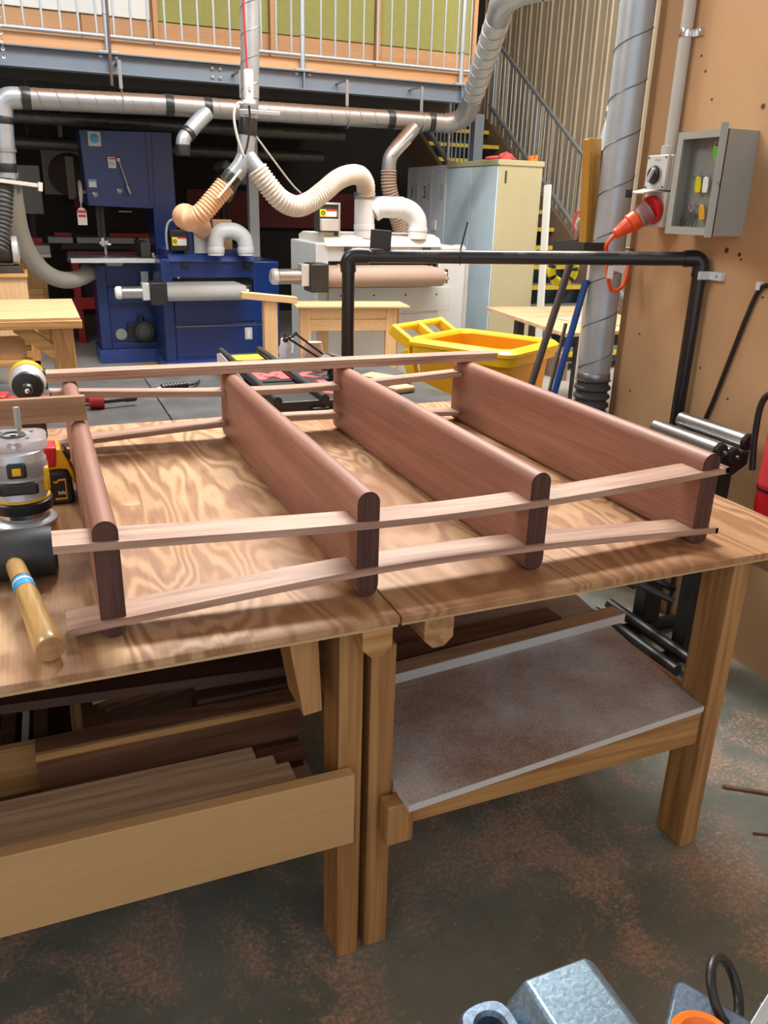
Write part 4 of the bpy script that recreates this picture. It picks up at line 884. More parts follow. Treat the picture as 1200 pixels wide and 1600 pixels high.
# left drop with gate and hose
part('drop_pipe', MB().cyl((-0.08, DY, 1.98), (-0.095, DY, 1.60), 0.070, 0.066, n=24), 'galvanised', t)
band(t, (-0.0805, DY, 1.97), (0, 0, 1), 0.072, 0.05); band(t, (-0.093, DY, 1.665), (0, 0, 1), 0.069, 0.06); band(t, (-0.087, DY, 1.78), (0, 0, 1), 0.074, 0.025, 'galvanised_dusty')
part('blast_gate', MB().obox((-0.09, 6.72, 1.575), (0.44, 0.17, 0.026), (0, 0.10, 0)).obox((0.115, 6.72, 1.548), (0.03, 0.19, 0.06), (0, 0.10, 0)), 'lamp_cream', t, 0.003, 'pale sliding gate plate')
part('flexible_hose', MB().hose([(-0.12, DY, 1.56), (-0.14, 6.70, 1.45), (-0.165, 6.66, 1.30), (-0.22, 6.60, 1.12)], 0.062, 0.03, 0.22), 'grey_rubber', t)
for y, z in ((8.9, 2.165), (9.6, 1.98)):
    tt = thing('rear_duct', 'dim spiral duct along the dark back, the %s one' % ('upper' if z > 2 else 'lower'), 'duct', (1.0, y, z))
    spiral(tt, (-0.6, y, z), (3.2, y, z), 0.062, 0.13, 'dark_duct')
    for x in (0.1, 2.4): part('hanger', MB().cyl((x, y, z), (x, y, 2.40), 0.006, n=6), 'dark_duct', tt)
t = thing('bandsaw_hose', 'thick beige hose sagging from the left duct to the blue bandsaw', 'hose', (0.1, 7.9, 0.8))
part('hose', MB().tube([(-0.08, 7.3, 1.54), (-0.075, 7.4, 1.40), (-0.06, 7.55, 1.20), (0.0, 7.70, 1.0), (0.12, 7.85, 0.85), (0.27, 7.98, 0.79), (0.42, 8.10, 0.815), (0.49, 8.24, 0.85)], 0.072, 18, 8), 'hose_grey', t)
part('cuff', MB().lathe((0.46, 8.16, 0.835), (0.07, 0.08, 0.035), [(0.076, 0), (0.078, 0.01), (0.078, 0.05), (0.074, 0.06)], 18), 'galvanised', t)
part('upper_elbow', MB().tube([(-0.08, 7.3, 1.53), (-0.08, 7.22, 1.60), (-0.085, 7.0, 1.63), (-0.09, 6.82, 1.64)], 0.07, 16, 6), 'galvanised', t)

# hanging Y branch in the middle
t = thing('hanging_duct', 'galvanised pipe hanging from above with a forked end and two hoses', 'duct', (1.37, 5.6, 1.7))
spiral(t, (1.385, 5.6, 2.10), (1.47, 5.6, 4.95), 0.058, 0.15)
part('pipe', MB().cyl((1.345, 5.6, 1.76), (1.385, 5.6, 2.10), 0.055, n=24), 'galvanised', t)
band(t, (1.366, 5.6, 1.935), (0.1, 0, 1), 0.0575, 0.10); band(t, (1.377, 5.6, 2.05), (0.1, 0, 1), 0.058, 0.05, 'galvanised_dusty')
part('bracket', MB().box(1.30, 1.36, 5.53, 5.545, 2.00, 2.03).box(1.36, 1.56, 5.53, 5.545, 2.005, 2.03), 'galvanised', t, 0.004)
part('fork', MB().tube([(1.345, 5.6, 1.76), (1.31, 5.6, 1.70), (1.262, 5.6, 1.645)], 0.056, 20, 6).tube([(1.352, 5.6, 1.77), (1.39, 5.585, 1.715), (1.42, 5.575, 1.68)], 0.056, 20, 6), 'galvanised', t)
band(t, (1.245, 5.6, 1.625), (-0.05, 0, -0.055), 0.060, 0.06)
part('gate_plate', MB().obox((1.216, 5.6, 1.592), (0.012, 0.19, 0.235), (0, 0.74, 0)), 'lamp_cream', t, 0.002)
part('flexible_hose', MB().hose([(1.21, 5.6, 1.585), (1.14, 5.6, 1.51), (1.06, 5.60, 1.425), (1.01, 5.62, 1.385)], 0.064, 0.022, 0.10), 'hose_tan', t)
part('hose_elbow', MB().tube([(1.03, 5.61, 1.40), (0.985, 5.64, 1.375), (0.96, 5.74, 1.385), (1.0, 5.92, 1.39), (1.10, 6.25, 1.36), (1.25, 6.8, 1.31), (1.385, 7.42, 1.265), (1.395, 7.52, 1.245)], [0.064] * 8 + [0.078] * 40, 20, 8), 'hose_tan', t, 0.0, 'tan plastic elbow and run down to the blue machine')
part('long_hose', MB().hose([(1.41, 5.575, 1.69), (1.46, 5.57, 1.62), (1.56, 5.58, 1.515), (1.68, 5.62, 1.47), (1.80, 5.68, 1.50), (1.93, 5.75, 1.575), (2.06, 5.85, 1.65), (2.19, 5.95, 1.69), (2.31, 6.06, 1.69), (2.385, 6.14, 1.635), (2.405, 6.18, 1.565)], 0.066, 0.024, 0.13, 18), 'hose_cream', t)
t = thing('hanging_switch', 'white pull switch hanging on a red cord in front of the pipe', 'switch', (1.33, 5.45, 2.0))
part('red_cord', MB().tube([(1.335, 5.45, 2.24), (1.328, 5.45, 2.5), (1.31, 5.45, 3.4), (1.30, 5.45, 4.95)], 0.007, 8), 'red_paint', t)
part('housing', MB().box(1.315, 1.365, 5.42, 5.475, 2.075, 2.24).box(1.307, 1.372, 5.41, 5.485, 2.045, 2.075), 'white_board', t, 0.008)
part('button', MB().box(1.330, 1.350, 5.414, 5.421, 2.12, 2.15), 'cabinet_grey', t, 0.002)
part('black_lead', MB().tube([(1.34, 5.45, 2.045), (1.345, 5.45, 1.95), (1.325, 5.46, 1.82), (1.30, 5.47, 1.75)], 0.007, 8), 'black_plastic', t)
part('white_loop', MB().tube([(1.325, 5.45, 2.05), (1.27, 5.45, 2.05), (1.245, 5.45, 1.98), (1.26, 5.45, 1.87), (1.295, 5.46, 1.77), (1.31, 5.47, 1.755)], 0.008, 8), 'lamp_cream', t)
solo('hanging_cable', MB().tube([(1.42, 5.65, 1.90), (1.55, 5.75, 1.78), (1.75, 5.95, 1.62), (1.85, 6.05, 1.56)], 0.006, 8), 'lamp_cream', 'thin pale cable looping from the hanging pipe to the cream hose', 'cable')
solo('hanging_rod', MB().cyl((0.655, 6.6, 2.22), (0.70, 6.6, 4.95), 0.010, n=8), 'pole_brown', 'thin brown rod hanging down past the balustrade at the left', 'rod')
t = thing('chain', 'short bright chain hanging in front of the beam at the left edge', 'chain', (-0.02, 6.8, 2.38))
m = []
for k in range(14):
    q = part('link', MB().torus((-0.02, 6.8, 2.37 + k * 0.024), (1, 0, 0) if k % 2 else (0, 1, 0), 0.010, 0.003, 10, 5), 'chrome', t)
t2 = thing('light_batten', 'unlit grey fluorescent batten under the mezzanine left of the bandsaw', 'light', (0.4, 7.4, 2.2))
part('body', MB().box(0.0, 0.75, 7.42, 7.48, 2.16, 2.20), 'lamp_cream', t2, 0.006); part('tube', MB().cyl((0.03, 7.41, 2.15), (0.72, 7.41, 2.15), 0.013), 'white_board', t2)
part('hanger', MB().box(0.1, 0.12, 7.44, 7.46, 2.20, 2.40).box(0.62, 0.64, 7.44, 7.46, 2.20, 2.40), 'dark_steel', t2)

# ================================================================== MACHINES
# bandsaw
by = 8.19
t = thing('bandsaw', 'tall dark blue bandsaw with a steel table at the back left', 'bandsaw', (0.8, by + 0.2, 0))
part('plinth', MB().box(0.50, 1.12, by - 0.02, by + 0.55, 0, 0.13), 'machine_blue_light', t, 0.004)
part('lower_body', MB().box(0.525, 1.10, by + 0.05, by + 0.50, 0.13, 0.93), 'machine_blue', t, 0.006)
part('frame_rib', MB().box(0.525, 0.62, by, by + 0.06, 0.13, 0.90).box(0.62, 1.10, by, by + 0.06, 0.555, 0.70).box(0.62, 1.10, by + 0.01, by + 0.055, 0.13, 0.19), 'machine_blue', t, 0.005)
part('column', MB().box(1.09, 1.30, by + 0.02, by + 0.48, 0.13, 2.055), 'machine_blue', t, 0.008)
up = part('upper_cabinet', MB().hexa([(0.525, by, 1.415), (1.10, by, 1.40), (1.10, by + 0.46, 1.40), (0.525, by + 0.46, 1.415), (0.500, by, 2.035), (1.12, by, 2.05), (1.12, by + 0.46, 2.05), (0.50, by + 0.46, 2.035)]), 'machine_blue', t, 0.006)
part('door_seam', MB().box(1.06, 1.066, by - 0.003, by, 1.44, 2.04), 'ink_black', up)
part('dial_plate', MB().box(0.572, 0.680, by - 0.012, by, 1.905, 2.025), 'switch_grey', up, 0.008)
part('dial', MB().lathe((0.626, by - 0.012, 1.968), (0, -1, 0), [(0.038, 0), (0.036, 0.012), (0.02, 0.016)], 24), 'label_blue', up)
part('notice', MB().box(0.725, 0.790, by - 0.003, by, 1.735, 1.825), 'paper_white', up)
part('notice_text', MB().box(0.733, 0.782, by - 0.0045, by - 0.003, 1.806, 1.818), 'label_red', up)
part('notice_text', MB().box(0.735, 0.775, by - 0.0045, by - 0.003, 1.770, 1.776).box(0.735, 0.780, by - 0.0045, by - 0.003, 1.758, 1.763).box(0.735, 0.77, by - 0.0045, by - 0.003, 1.785, 1.789), 'cabinet_grey', up)
part('notice', MB().box(0.545, 0.610, by - 0.003, by, 1.57, 1.635), 'paper_white', up)
part('notice_text', MB().box(0.547, 0.608, by - 0.0045, by - 0.003, 1.617, 1.633), 'label_blue', up)
for x, z in ((0.592, 1.51), (0.805, 1.545)):
    part('knob', MB().lathe((x, by, z), (0, -1, 0), [(0.022, 0), (0.026, 0.004), (0.026, 0.020), (0.016, 0.024), (0.012, 0.016)], 18), 'steel', up)
lv = part('tension_lever', MB().cyl((0.812, by - 0.05, 1.80), (0.872, by - 0.06, 1.585), 0.0075, n=10).lathe((0.866, by - 0.058, 1.60), (0.06, -0.01, -0.215), [(0.010, 0), (0.016, 0.02), (0.014, 0.07), (0.008, 0.09)], 12), 'steel', t)
part('lever_hub', MB().lathe((0.810, by, 1.805), (0, -1, 0), [(0.024, 0), (0.024, 0.045), (0.015, 0.06)], 14), 'steel', lv)
hw = part('hand_wheel', MB().torus((0.475, by + 0.12, 1.53), (1, 0, 0), 0.085, 0.014, 24, 8).cyl((0.455, by + 0.12, 1.53), (0.52, by + 0.12, 1.53), 0.014).beam((0.475, by + 0.04, 1.53), (0.475, by + 0.20, 1.53), 0.012, 0.02).beam((0.475, by + 0.12, 1.45), (0.475, by + 0.12, 1.61), 0.012, 0.02, (0, 1, 0)), 'lamp_cream', t)
part('guide_post', MB().box(0.595, 0.63, by + 0.18, by + 0.215, 1.14, 1.42), 'dark_steel', t); part('blade_guard', MB().box(0.632, 0.665, by + 0.16, by + 0.20, 1.10, 1.415), 'black_plastic', t, 0.003)
part('guide', MB().box(0.60, 0.68, by + 0.14, by + 0.22, 1.075, 1.11).box(0.615, 0.645, by + 0.12, by + 0.15, 1.06, 1.14).cyl((0.665, by + 0.13, 1.08), (0.70, by + 0.13, 1.08), 0.014), 'chrome', t, 0.003)
part('blade', MB().box(0.640, 0.662, by + 0.178, by + 0.180, 0.98, 1.10), 'steel', t)
part('throat_back', MB().box(0.80, 0.92, by + 0.20, by + 0.28, 1.365, 1.372), 'steel', t)
tb = part('table', MB().box(0.315, 1.10, by - 0.28, by + 0.40, 0.955, 0.985), 'steel', t, 0.003)
part('fence_rail', MB().box(0.315, 1.09, by - 0.32, by - 0.28, 0.945, 0.98), 'white_board', tb, 0.003)
part('rail_end', MB().cyl((0.29, by - 0.25, 0.965), (0.315, by - 0.25, 0.965), 0.02, n=10), 'dark_steel', tb)
part('fence', MB().box(0.925, 1.01, by - 0.22, by + 0.30, 0.986, 1.115), 'dark_steel', tb, 0.004)
part('fence_lock', MB().cyl((1.03, by - 0.25, 0.99), (1.03, by - 0.25, 1.03), 0.02, n=12), 'chrome', tb)
part('trunnion', MB().prism([(0.60, 0.95), (0.80, 0.95), (0.76, 0.90), (0.64, 0.90)], (0, by - 0.05, 0), (1, 0, 0), (0, 0, 1), (0, 0.4, 0)).torus((0.68, by - 0.08, 0.935), (0, 1, 0), 0.045, 0.010, 16, 6, 3.3, 6.1), 'steel', t)
mt = part('motor', MB().lathe((0.92, by + 0.05, 0.30), (0, -1, 0), [(0.06, 0), (0.098, 0.01), (0.10, 0.12), (0.088, 0.15), (0.06, 0.16)], 28), 'dark_steel', t)
part('motor_mount', MB().obox((0.92, by + 0.02, 0.30), (0.30, 0.05, 0.13)).cyl((0.90, by - 0.03, 0.38), (0.90, by - 0.03, 0.44), 0.03, n=12), 'black_plastic', mt, 0.006)
part('fan_cover', MB().lathe((0.92, by - 0.111, 0.30), (0, -1, 0), [(0.058, 0), (0.05, 0.006), (0.03, 0.008)], 20), 'grey_rubber', mt)
part('port_cover', MB().cyl((0.715, by + 0.05, 0.265), (0.715, by + 0.03, 0.265), 0.052, n=24), 'cabinet_grey', t)
part('knob', MB().cyl((0.845, by, 0.63), (0.845, by - 0.02, 0.63), 0.03, n=18), 'dark_steel', t)
part('side_plate', MB().box(0.93, 1.0, by - 0.012, by, 0.70, 0.85), 'tool_silver', t, 0.004)
part('power_lead', MB().tube([(0.96, by - 0.01, 0.70), (0.97, by - 0.03, 0.58), (1.01, by - 0.03, 0.45), (1.07, by - 0.02, 0.40)], 0.007, 8), 'black_plastic', t)
part('dust_port', MB().cyl((0.46, by + 0.14, 0.845), (0.53, by + 0.18, 0.86), 0.08, n=20), 'machine_blue', t)
t = thing('lockout_tag', 'red and white danger tag hanging from the bandsaw hand wheel', 'tag', (0.46, by - 0.03, 1.3))
part('string', MB().tube([(0.466, by + 0.10, 1.60), (0.462, by + 0.02, 1.50), (0.462, by, 1.385)], 0.004, 6), 'paper_white', t)
part('card', MB().prism([(-0.04, -0.10), (0.04, -0.10), (0.04, 0.02), (0.02, 0.045), (-0.02, 0.045), (-0.04, 0.02)], (0.462, by - 0.002, 1.35), (1, 0, 0), (0, 0, 1), (0, 0.003, 0)), 'paper_white', t)
part('red_heading', MB().box(0.424, 0.500, by - 0.004, by - 0.002, 1.352, 1.376).box(0.430, 0.494, by - 0.004, by - 0.002, 1.316, 1.338), 'label_red', t)

# drum sanders: blue and grey, built alike
def sander(name, label, x0, x1, y, top, base_z, m_body, m_hood, m_belt, roll_y, roll_z, s, blue):
    t = thing(name, label, 'sander', ((x0 + x1) / 2, y + 0.3, 0)); W = x1 - x0
    h = top
    part('lower_case', MB().box(x0 + 0.02, x1 - 0.02, y, y + 0.62 * s, 0.10, roll_z - 0.09), m_body, t, 0.006)
    part('base', MB().prism([(y - 0.16, 0.0), (y + 0.7 * s, 0.0), (y + 0.7 * s, 0.10), (y, 0.115), (y - 0.16, 0.075)], (x0 - 0.02, 0, 0), (0, 1, 0), (0, 0, 1), (W * 0.55, 0, 0)), m_hood, t, 0.004) if blue else part('base', MB().box(x0, x1, y - 0.02, y + 0.65 * s, 0, 0.10), m_body, t, 0.004)
    part('front_panel', MB().box(x0 + 0.10, x1 - 0.13, y - 0.006, y, 0.14, roll_z - 0.32), m_body, t, 0.003)
    part('front_panel', MB().box(x0 + 0.10, x1 - 0.13, y - 0.012, y, roll_z - 0.30, roll_z - 0.11), m_body, t, 0.003)
    for k in range(4): part('screw', MB().cyl((x0 + 0.2 + k * (W - 0.45) / 3, y - 0.014, roll_z - 0.17), (x0 + 0.2 + k * (W - 0.45) / 3, y - 0.011, roll_z - 0.17), 0.008, n=8), 'ink_black', t)
    part('side_cheek', MB().box(x0, x0 + 0.10, y - 0.01, y + 0.62 * s, 0.10, top - 0.03), m_body, t, 0.012)
    part('side_cheek', MB().box(x1 - 0.24, x1, y - 0.01, y + 0.62 * s, 0.10, top - 0.05), m_body, t, 0.012)
    hd = part('head', MB().box(x0 + 0.09, x1 - 0.22, y - 0.005, y + 0.60 * s, roll_z + 0.085, top - 0.05), m_body, t, 0.006)
    part('lid', MB().prism([(y - 0.03, top - 0.055), (y + 0.62 * s, top - 0.055), (y + 0.62 * s, top + 0.01), (y + 0.52 * s, top + 0.035), (y + 0.12 * s, top + 0.035), (y + 0.02, top + 0.01)], (x0 + 0.07, 0, 0), (0, 1, 0), (0, 0, 1), (W - 0.30, 0, 0)), m_hood, t, 0.006)
    for fx in (0.20, 0.72): part('latch', MB().box(x0 + W * fx - 0.03, x0 + W * fx + 0.03, y - 0.03, y - 0.006, top - 0.11, top - 0.06), 'black_plastic', hd, 0.004)
    for fx, z in ((0.14, top - 0.19), (0.76, top - 0.12), (0.76, top - 0.20)): part('bolt', MB().cyl((x0 + W * fx, y - 0.005, z), (x0 + W * fx, y - 0.014, z), 0.010, n=8), 'chrome', hd)
    part('throat', MB().box(x0 + 0.10, x1 - 0.22, y + 0.05, y + 0.5 * s, roll_z - 0.09, roll_z + 0.085), 'ink_black', t)
    r = 0.062 * s; ra, rb = x0 - 0.04, x1 - (0.385 if blue else 0.33)
    cv = part('conveyor_belt', MB().lathe((ra + 0.02, roll_y, roll_z - 0.01), (1, 0, 0), [(r, 0), (r * 1.04, 0.02), (r * 1.04, rb - ra - 0.05), (r, rb - ra - 0.03)], 28).box(ra + 0.03, rb - 0.02, roll_y, y + 0.1, roll_z - 0.01 - r, roll_z - 0.01 + r), m_belt, t)
    part('roller_end', MB().cyl((rb - 0.01, roll_y, roll_z - 0.01), (rb + 0.012, roll_y, roll_z - 0.01), r * 0.8, n=24), 'chrome', cv)
    part('end_plate', MB().box(rb - 0.004, rb + 0.05, roll_y + 0.01, y + 0.05, roll_z - 0.06, roll_z + 0.045), 'black_plastic', t, 0.004)
    part('adjuster', MB().cyl((rb + 0.03, roll_y - 0.03, roll_z - 0.02), (rb + 0.03, roll_y + 0.03, roll_z - 0.02), 0.012, n=10), 'chrome', t)
    gb = part('gear_box', MB().box(ra - 0.11, ra + 0.03, roll_y - 0.07 * s, roll_y + 0.10, roll_z - 0.10 * s, roll_z + 0.085 * s), 'black_plastic', t, 0.01)
    part('gear_flange', MB().box(ra - 0.17, ra - 0.11, roll_y - 0.05, roll_y + 0.06, roll_z - 0.06 * s, roll_z + 0.08 * s), 'tool_silver', gb, 0.004)
    part('gear_motor', MB().lathe((ra - 0.17, roll_y, roll_z), (-1, 0, 0), [(0.05 * s, 0), (0.05 * s, 0.16), (0.046 * s, 0.165)], 22), 'steel', gb)
    part('motor_cap', MB().lathe((ra - 0.335, roll_y, roll_z), (-1, 0, 0), [(0.051 * s, 0), (0.053 * s, 0.01), (0.052 * s, 0.035), (0.04 * s, 0.05)], 22), 'white_board' if blue else 'tool_silver', gb)
    return t
xb0, xb1, yb = 1.03, 2.09, 7.55
t = sander('drum_sander', 'dark blue drum sander with a grey conveyor belt beside the bandsaw', xb0, xb1, yb, 1.035, 0, 'machine_blue', 'machine_blue_light', 'belt_grey', 7.22, 0.755, 1.0, True)
part('data_plate', MB().box(1.755, 1.825, yb - 0.012, yb - 0.006, 0.285, 0.395), 'switch_grey', t, 0.003); part('switch', MB().box(1.775, 1.805, yb - 0.018, yb - 0.012, 0.30, 0.375), 'paper_white', t, 0.003)
part('groove', MB().box(1.13, 1.96, yb - 0.014, yb - 0.006, 0.415, 0.422), 'steel', t)
cb = part('control_box', MB().box(1.125, 1.275, yb - 0.03, yb + 0.10, 1.07, 1.245), 'black_plastic', t, 0.01)
part('warning_label', MB().box(1.140, 1.185, yb - 0.033, yb - 0.03, 1.115, 1.185), 'bright_yellow', cb); part('warning_label', MB().box(1.185, 1.262, yb - 0.033, yb - 0.03, 1.115, 1.17), 'paper_white', cb); part('warning_label', MB().box(1.185, 1.262, yb - 0.033, yb - 0.03, 1.17, 1.185), 'label_red', cb)
part('warning_symbol', MB().torus((1.1625, yb - 0.034, 1.15), (0, 1, 0), 0.012, 0.004, 14, 5), 'ink_black', cb)
part('control_back', MB().box(1.24, 1.33, yb + 0.02, yb + 0.12, 1.04, 1.32).box(1.33, 1.35, yb + 0.03, yb + 0.1, 1.06, 1.22), 'machine_blue', t, 0.01)
part('control_lead', MB().tube([(1.19, yb + 0.03, 1.34), (1.12, yb, 1.30), (1.095, yb - 0.01, 1.2), (1.10, yb, 1.08)], 0.010, 8), 'belt_grey', t)
def pvc(t, pts, r, sub=8): return part('exhaust_pipe', MB().tube(pts, r, 24, sub), 'pvc_white', t)
pvc(t, [(1.405, 7.62, 1.05), (1.405, 7.62, 1.26)], 0.078); band(t, (1.405, 7.62, 1.235), (0, 0, 1), 0.081, 0.035, 'pvc_white', 'socket_ring')
pvc(t, [(1.50, 7.45, 1.04), (1.50, 7.45, 1.14), (1.515, 7.45, 1.20), (1.56, 7.45, 1.238), (1.62, 7.45, 1.245), (1.68, 7.45, 1.238), (1.74, 7.45, 1.20), (1.765, 7.45, 1.14), (1.768, 7.45, 1.04)], 0.070)
for x in (1.50, 1.768): band(t, (x, 7.45, 1.085), (0, 0, 1), 0.074, 0.05, 'pvc_white', 'socket_ring')
solo('box', MB().box(1.53, 1.70, 7.68, 7.84, 1.073, 1.33), 'cardboard', 'cardboard box behind the white bend on the blue sander', 'box', None, 0.004)

xg0, xg1, yg = 1.985, 3.26, 6.12
t = sander('drum_sander', 'pale grey drum sander with a brown belt and white pipes', xg0, xg1, yg, 1.245, 0, 'machine_grey', 'machine_cream', 'belt_brown', 5.85, 0.995, 1.08, False)
cb = part('control_box', MB().box(2.025, 2.175, yg + 0.04, yg + 0.16, 1.29, 1.49), 'dark_steel', t, 0.006)
part('control_frame', MB().box(2.018, 2.182, yg + 0.03, yg + 0.17, 1.485, 1.50).box(2.175, 2.188, yg + 0.02, yg + 0.17, 1.26, 1.50), 'tool_silver', cb, 0.003)
part('warning_label', MB().box(2.032, 2.080, yg + 0.036, yg + 0.04, 1.40, 1.452), 'bright_yellow', cb); part('warning_label', MB().box(2.080, 2.165, yg + 0.036, yg + 0.04, 1.40, 1.438), 'paper_white', cb); part('warning_label', MB().box(2.080, 2.165, yg + 0.036, yg + 0.04, 1.438, 1.452), 'label_red', cb)
part('warning_symbol', MB().torus((2.056, yg + 0.035, 1.426), (0, 1, 0), 0.012, 0.004, 14, 5), 'ink_black', cb)
part('isolator', MB().box(2.030, 2.165, yg - 0.01, yg + 0.04, 1.30, 1.385), 'switch_grey', t, 0.006)
part('box_foot', MB().box(2.05, 2.15, yg + 0.06, yg + 0.14, 1.24, 1.29), 'machine_cream', t)
pvc(t, [(2.405, 6.20, 1.25), (2.405, 6.20, 1.58)], 0.078); band(t, (2.405, 6.20, 1.555), (0, 0, 1), 0.081, 0.05, 'steel', 'hose_clamp'); band(t, (2.405, 6.20, 1.33), (0, 0, 1), 0.080, 0.04, 'pvc_white', 'socket_ring')
pvc(t, [(2.475, 6.20, 1.44), (2.53, 6.19, 1.475), (2.60, 6.18, 1.478), (2.70, 6.17, 1.475), (2.775, 6.165, 1.45), (2.825, 6.16, 1.395), (2.836, 6.16, 1.33), (2.838, 6.16, 1.25)], 0.078)
band(t, (2.838, 6.16, 1.32), (0, 0, 1), 0.080, 0.025, 'pvc_white', 'socket_ring'); band(t, (2.52, 6.19, 1.472), (1, 0, 0.05), 0.080, 0.04, 'pvc_white', 'socket_ring'); band(t, (2.69, 6.171, 1.476), (1, 0, 0), 0.080, 0.04, 'pvc_white', 'socket_ring')
part('label', MB().box(3.255, 3.262, 6.20, 6.34, 0.62, 1.0), 'paper_white', t)
part('side_tank', MB().box(3.262, 3.36, yg + 0.10, yg + 0.55, 0.0, 1.16), 'machine_grey', t, 0.02)
part('tank_cap', MB().cyl((3.30, yg + 0.2, 1.16), (3.30, yg + 0.2, 1.20), 0.05, n=16), 'machine_grey', t)

# ================================================================== STORAGE, TABLES, BIN
t = thing('locker', 'pale blue steel locker with doors numbered 1 and 3 under the mezzanine end', 'locker', (4.05, 8.13, 0))
part('carcass', MB().box(3.83, 4.27, 7.67, 8.60, 0, 1.87), 'locker_pale', t, 0.004)
for i, (y, s) in enumerate(((8.44, '1'), (8.13, '3'), (7.82, ''))):
    d = part('door', MB().box(3.822, 3.83, y - 0.148, y + 0.148, 0.06, 1.84), 'locker_pale', t, 0.003)
    if s: lettering('number', s, 0.16, (3.8205, y + 0.02, 1.62), (0, -1, 0), (0, 0, 1), 'ink_black', d)
    part('notice', MB().box(3.819, 3.822, y - 0.12, y - 0.04, 1.55, 1.70), 'lamp_cream', d)
    part('handle', MB().box(3.810, 3.822, y + 0.02, y + 0.11, 1.27, 1.36), 'paper_white', d)
t = thing('cupboard', 'tall cupboard, worn pale blue doors and a glossy cream-green end panel', 'cupboard', (4.05, 7.13, 0))
part('carcass', MB().box(3.835, 4.275, 6.67, 7.655, 0, 1.885), 'locker_cream', t, 0.004)
part('top_lip', MB().box(3.815, 4.285, 6.66, 7.66, 1.845, 1.89), 'locker_cream', t, 0.003)
for y0, y1 in ((6.675, 7.155), (7.16, 7.65)): part('door', MB().box(3.822, 3.834, y0, y1, 0.04, 1.84), 'locker_blue', t, 0.003)
part('name_slot', MB().box(3.895, 3.912, 6.667, 6.67, 1.70, 1.80), 'dark_steel', t)
solo('cloth_bundle', MB().ball((4.03, 7.0, 1.915), 0.15, (1.0, 0.75, 0.16)).ball((4.0, 6.86, 1.925), 0.06, (1.2, 0.8, 0.55)).prism([(-0.05, 0), (0.05, 0), (0.0, 0.07)], (3.95, 6.75, 1.891), (1, 0, 0), (0, 0, 1), (0, 0.04, 0)), 'pink_red', 'crumpled pink red cloth lying on top of the tall cupboard', 'cloth')
solo('hand_tool', MB().prism([(0, 0), (0.07, 0), (0.07, 0.05), (0.05, 0.05), (0.05, 0.02), (0.02, 0.02), (0.02, 0.045), (0, 0.035)], (4.165, 6.70, 1.891), (1, 0, 0), (0, 0, 1), (0, 0.05, 0)), 'vise_orange', 'small orange tool on the top right corner of the tall cupboard', 'tool', None, 0.003)
solo('white_plank', MB().beam((4.285, 6.48, 0.0), (4.31, 6.62, 1.70), 0.075, 0.022, (1, 0.2, 0)), 'white_board', 'narrow white plank leaning beside the cream end of the cupboard', 'plank', None, 0.002, (4.285, 6.48, 0))
# ply topped table at the right
t = thing('ply_table', 'pale plywood table top cornerwise behind the yellow bin', 'table', (3.6, 4.9, 0))
m = MB().prism([(3.29, 5.78), (3.10, 4.40), (4.0, 4.45), (4.2, 5.70)], (0, 0, 0.735), (1, 0, 0), (0, 1, 0), (0, 0, 0.024))
part('table_top', m, 'light_ply', t, 0.001)
for x, y in ((3.36, 4.56), (3.85, 4.60), (4.05, 5.55), (3.5, 5.6)): part('leg', MB().box(x - 0.03, x + 0.03, y - 0.03, y + 0.03, 0, 0.735), 'dark_steel', t)
part('apron', MB().box(3.36, 3.85, 4.56, 4.60, 0.64, 0.735), 'black_plastic', t)
solo('grey_sheet', MB().obox((3.62, 4.85, 0.762), (0.30, 0.45, 0.004), (0, 0, 0.1)), 'cabinet_grey', 'grey metal sheet lying on the pale plywood table', 'sheet')

# yellow wheelie bin
bc = Vector((1.895, 3.32, 0)); th = 0.53
u = Vector((math.cos(th), math.sin(th), 0)); v = Vector((-math.sin(th), math.cos(th), 0))
t = thing('wheelie_bin', 'open yellow wheelie bin with a tubular handle behind the rack', 'bin', bc)
def rrect(hx, hy, z, r=0.06, n=5, dy=0):
    out = []
    for cx, cy, a0 in ((hx - r, hy - r, 0), (-hx + r, hy - r, math.pi / 2), (-hx + r, -hy + r, math.pi), (hx - r, -hy + r, 1.5 * math.pi)):
        for k in range(n + 1):
            a = a0 + math.pi / 2 * k / n; out.append(bc + u * (cx + r * math.cos(a)) + v * (cy + r * math.sin(a) + dy) + Vector((0, 0, z)))
    return out
part('body', MB().rings([rrect(0.17, 0.19, 0.05), rrect(0.185, 0.205, 0.3), rrect(0.215, 0.245, 0.86), rrect(0.215, 0.245, 0.915), rrect(0.195, 0.225, 0.915), rrect(0.195, 0.225, 0.80), rrect(0.16, 0.18, 0.08)]), 'bin_orange', t)
part('rim', MB().rings([rrect(0.222, 0.252, 0.85), rrect(0.238, 0.268, 0.86), rrect(0.240, 0.270, 0.895), rrect(0.250, 0.280, 0.90), rrect(0.250, 0.280, 0.915), rrect(0.235, 0.265, 0.930), rrect(0.205, 0.235, 0.930), rrect(0.196, 0.226, 0.915), rrect(0.196, 0.226, 0.87)], False), 'bin_yellow', t)
L = lambda a, b, z: bc + u * a + v * b + Vector((0, 0, z))
part('handle_bar', MB().cyl(L(-0.20, 0.385, 0.955), L(0.20, 0.385, 0.955), 0.017, n=14), 'bin_yellow', t)
for a in (-0.195, 0.0, 0.195): part('handle_bracket', MB().beam(L(a, 0.265, 0.885), L(a, 0.392, 0.955), 0.03, 0.055), 'bin_yellow', t, 0.008)
part('gusset', MB().beam(L(-0.195, 0.24, 0.70), L(-0.195, 0.30, 0.87), 0.04, 0.05), 'bin_yellow', t, 0.006)
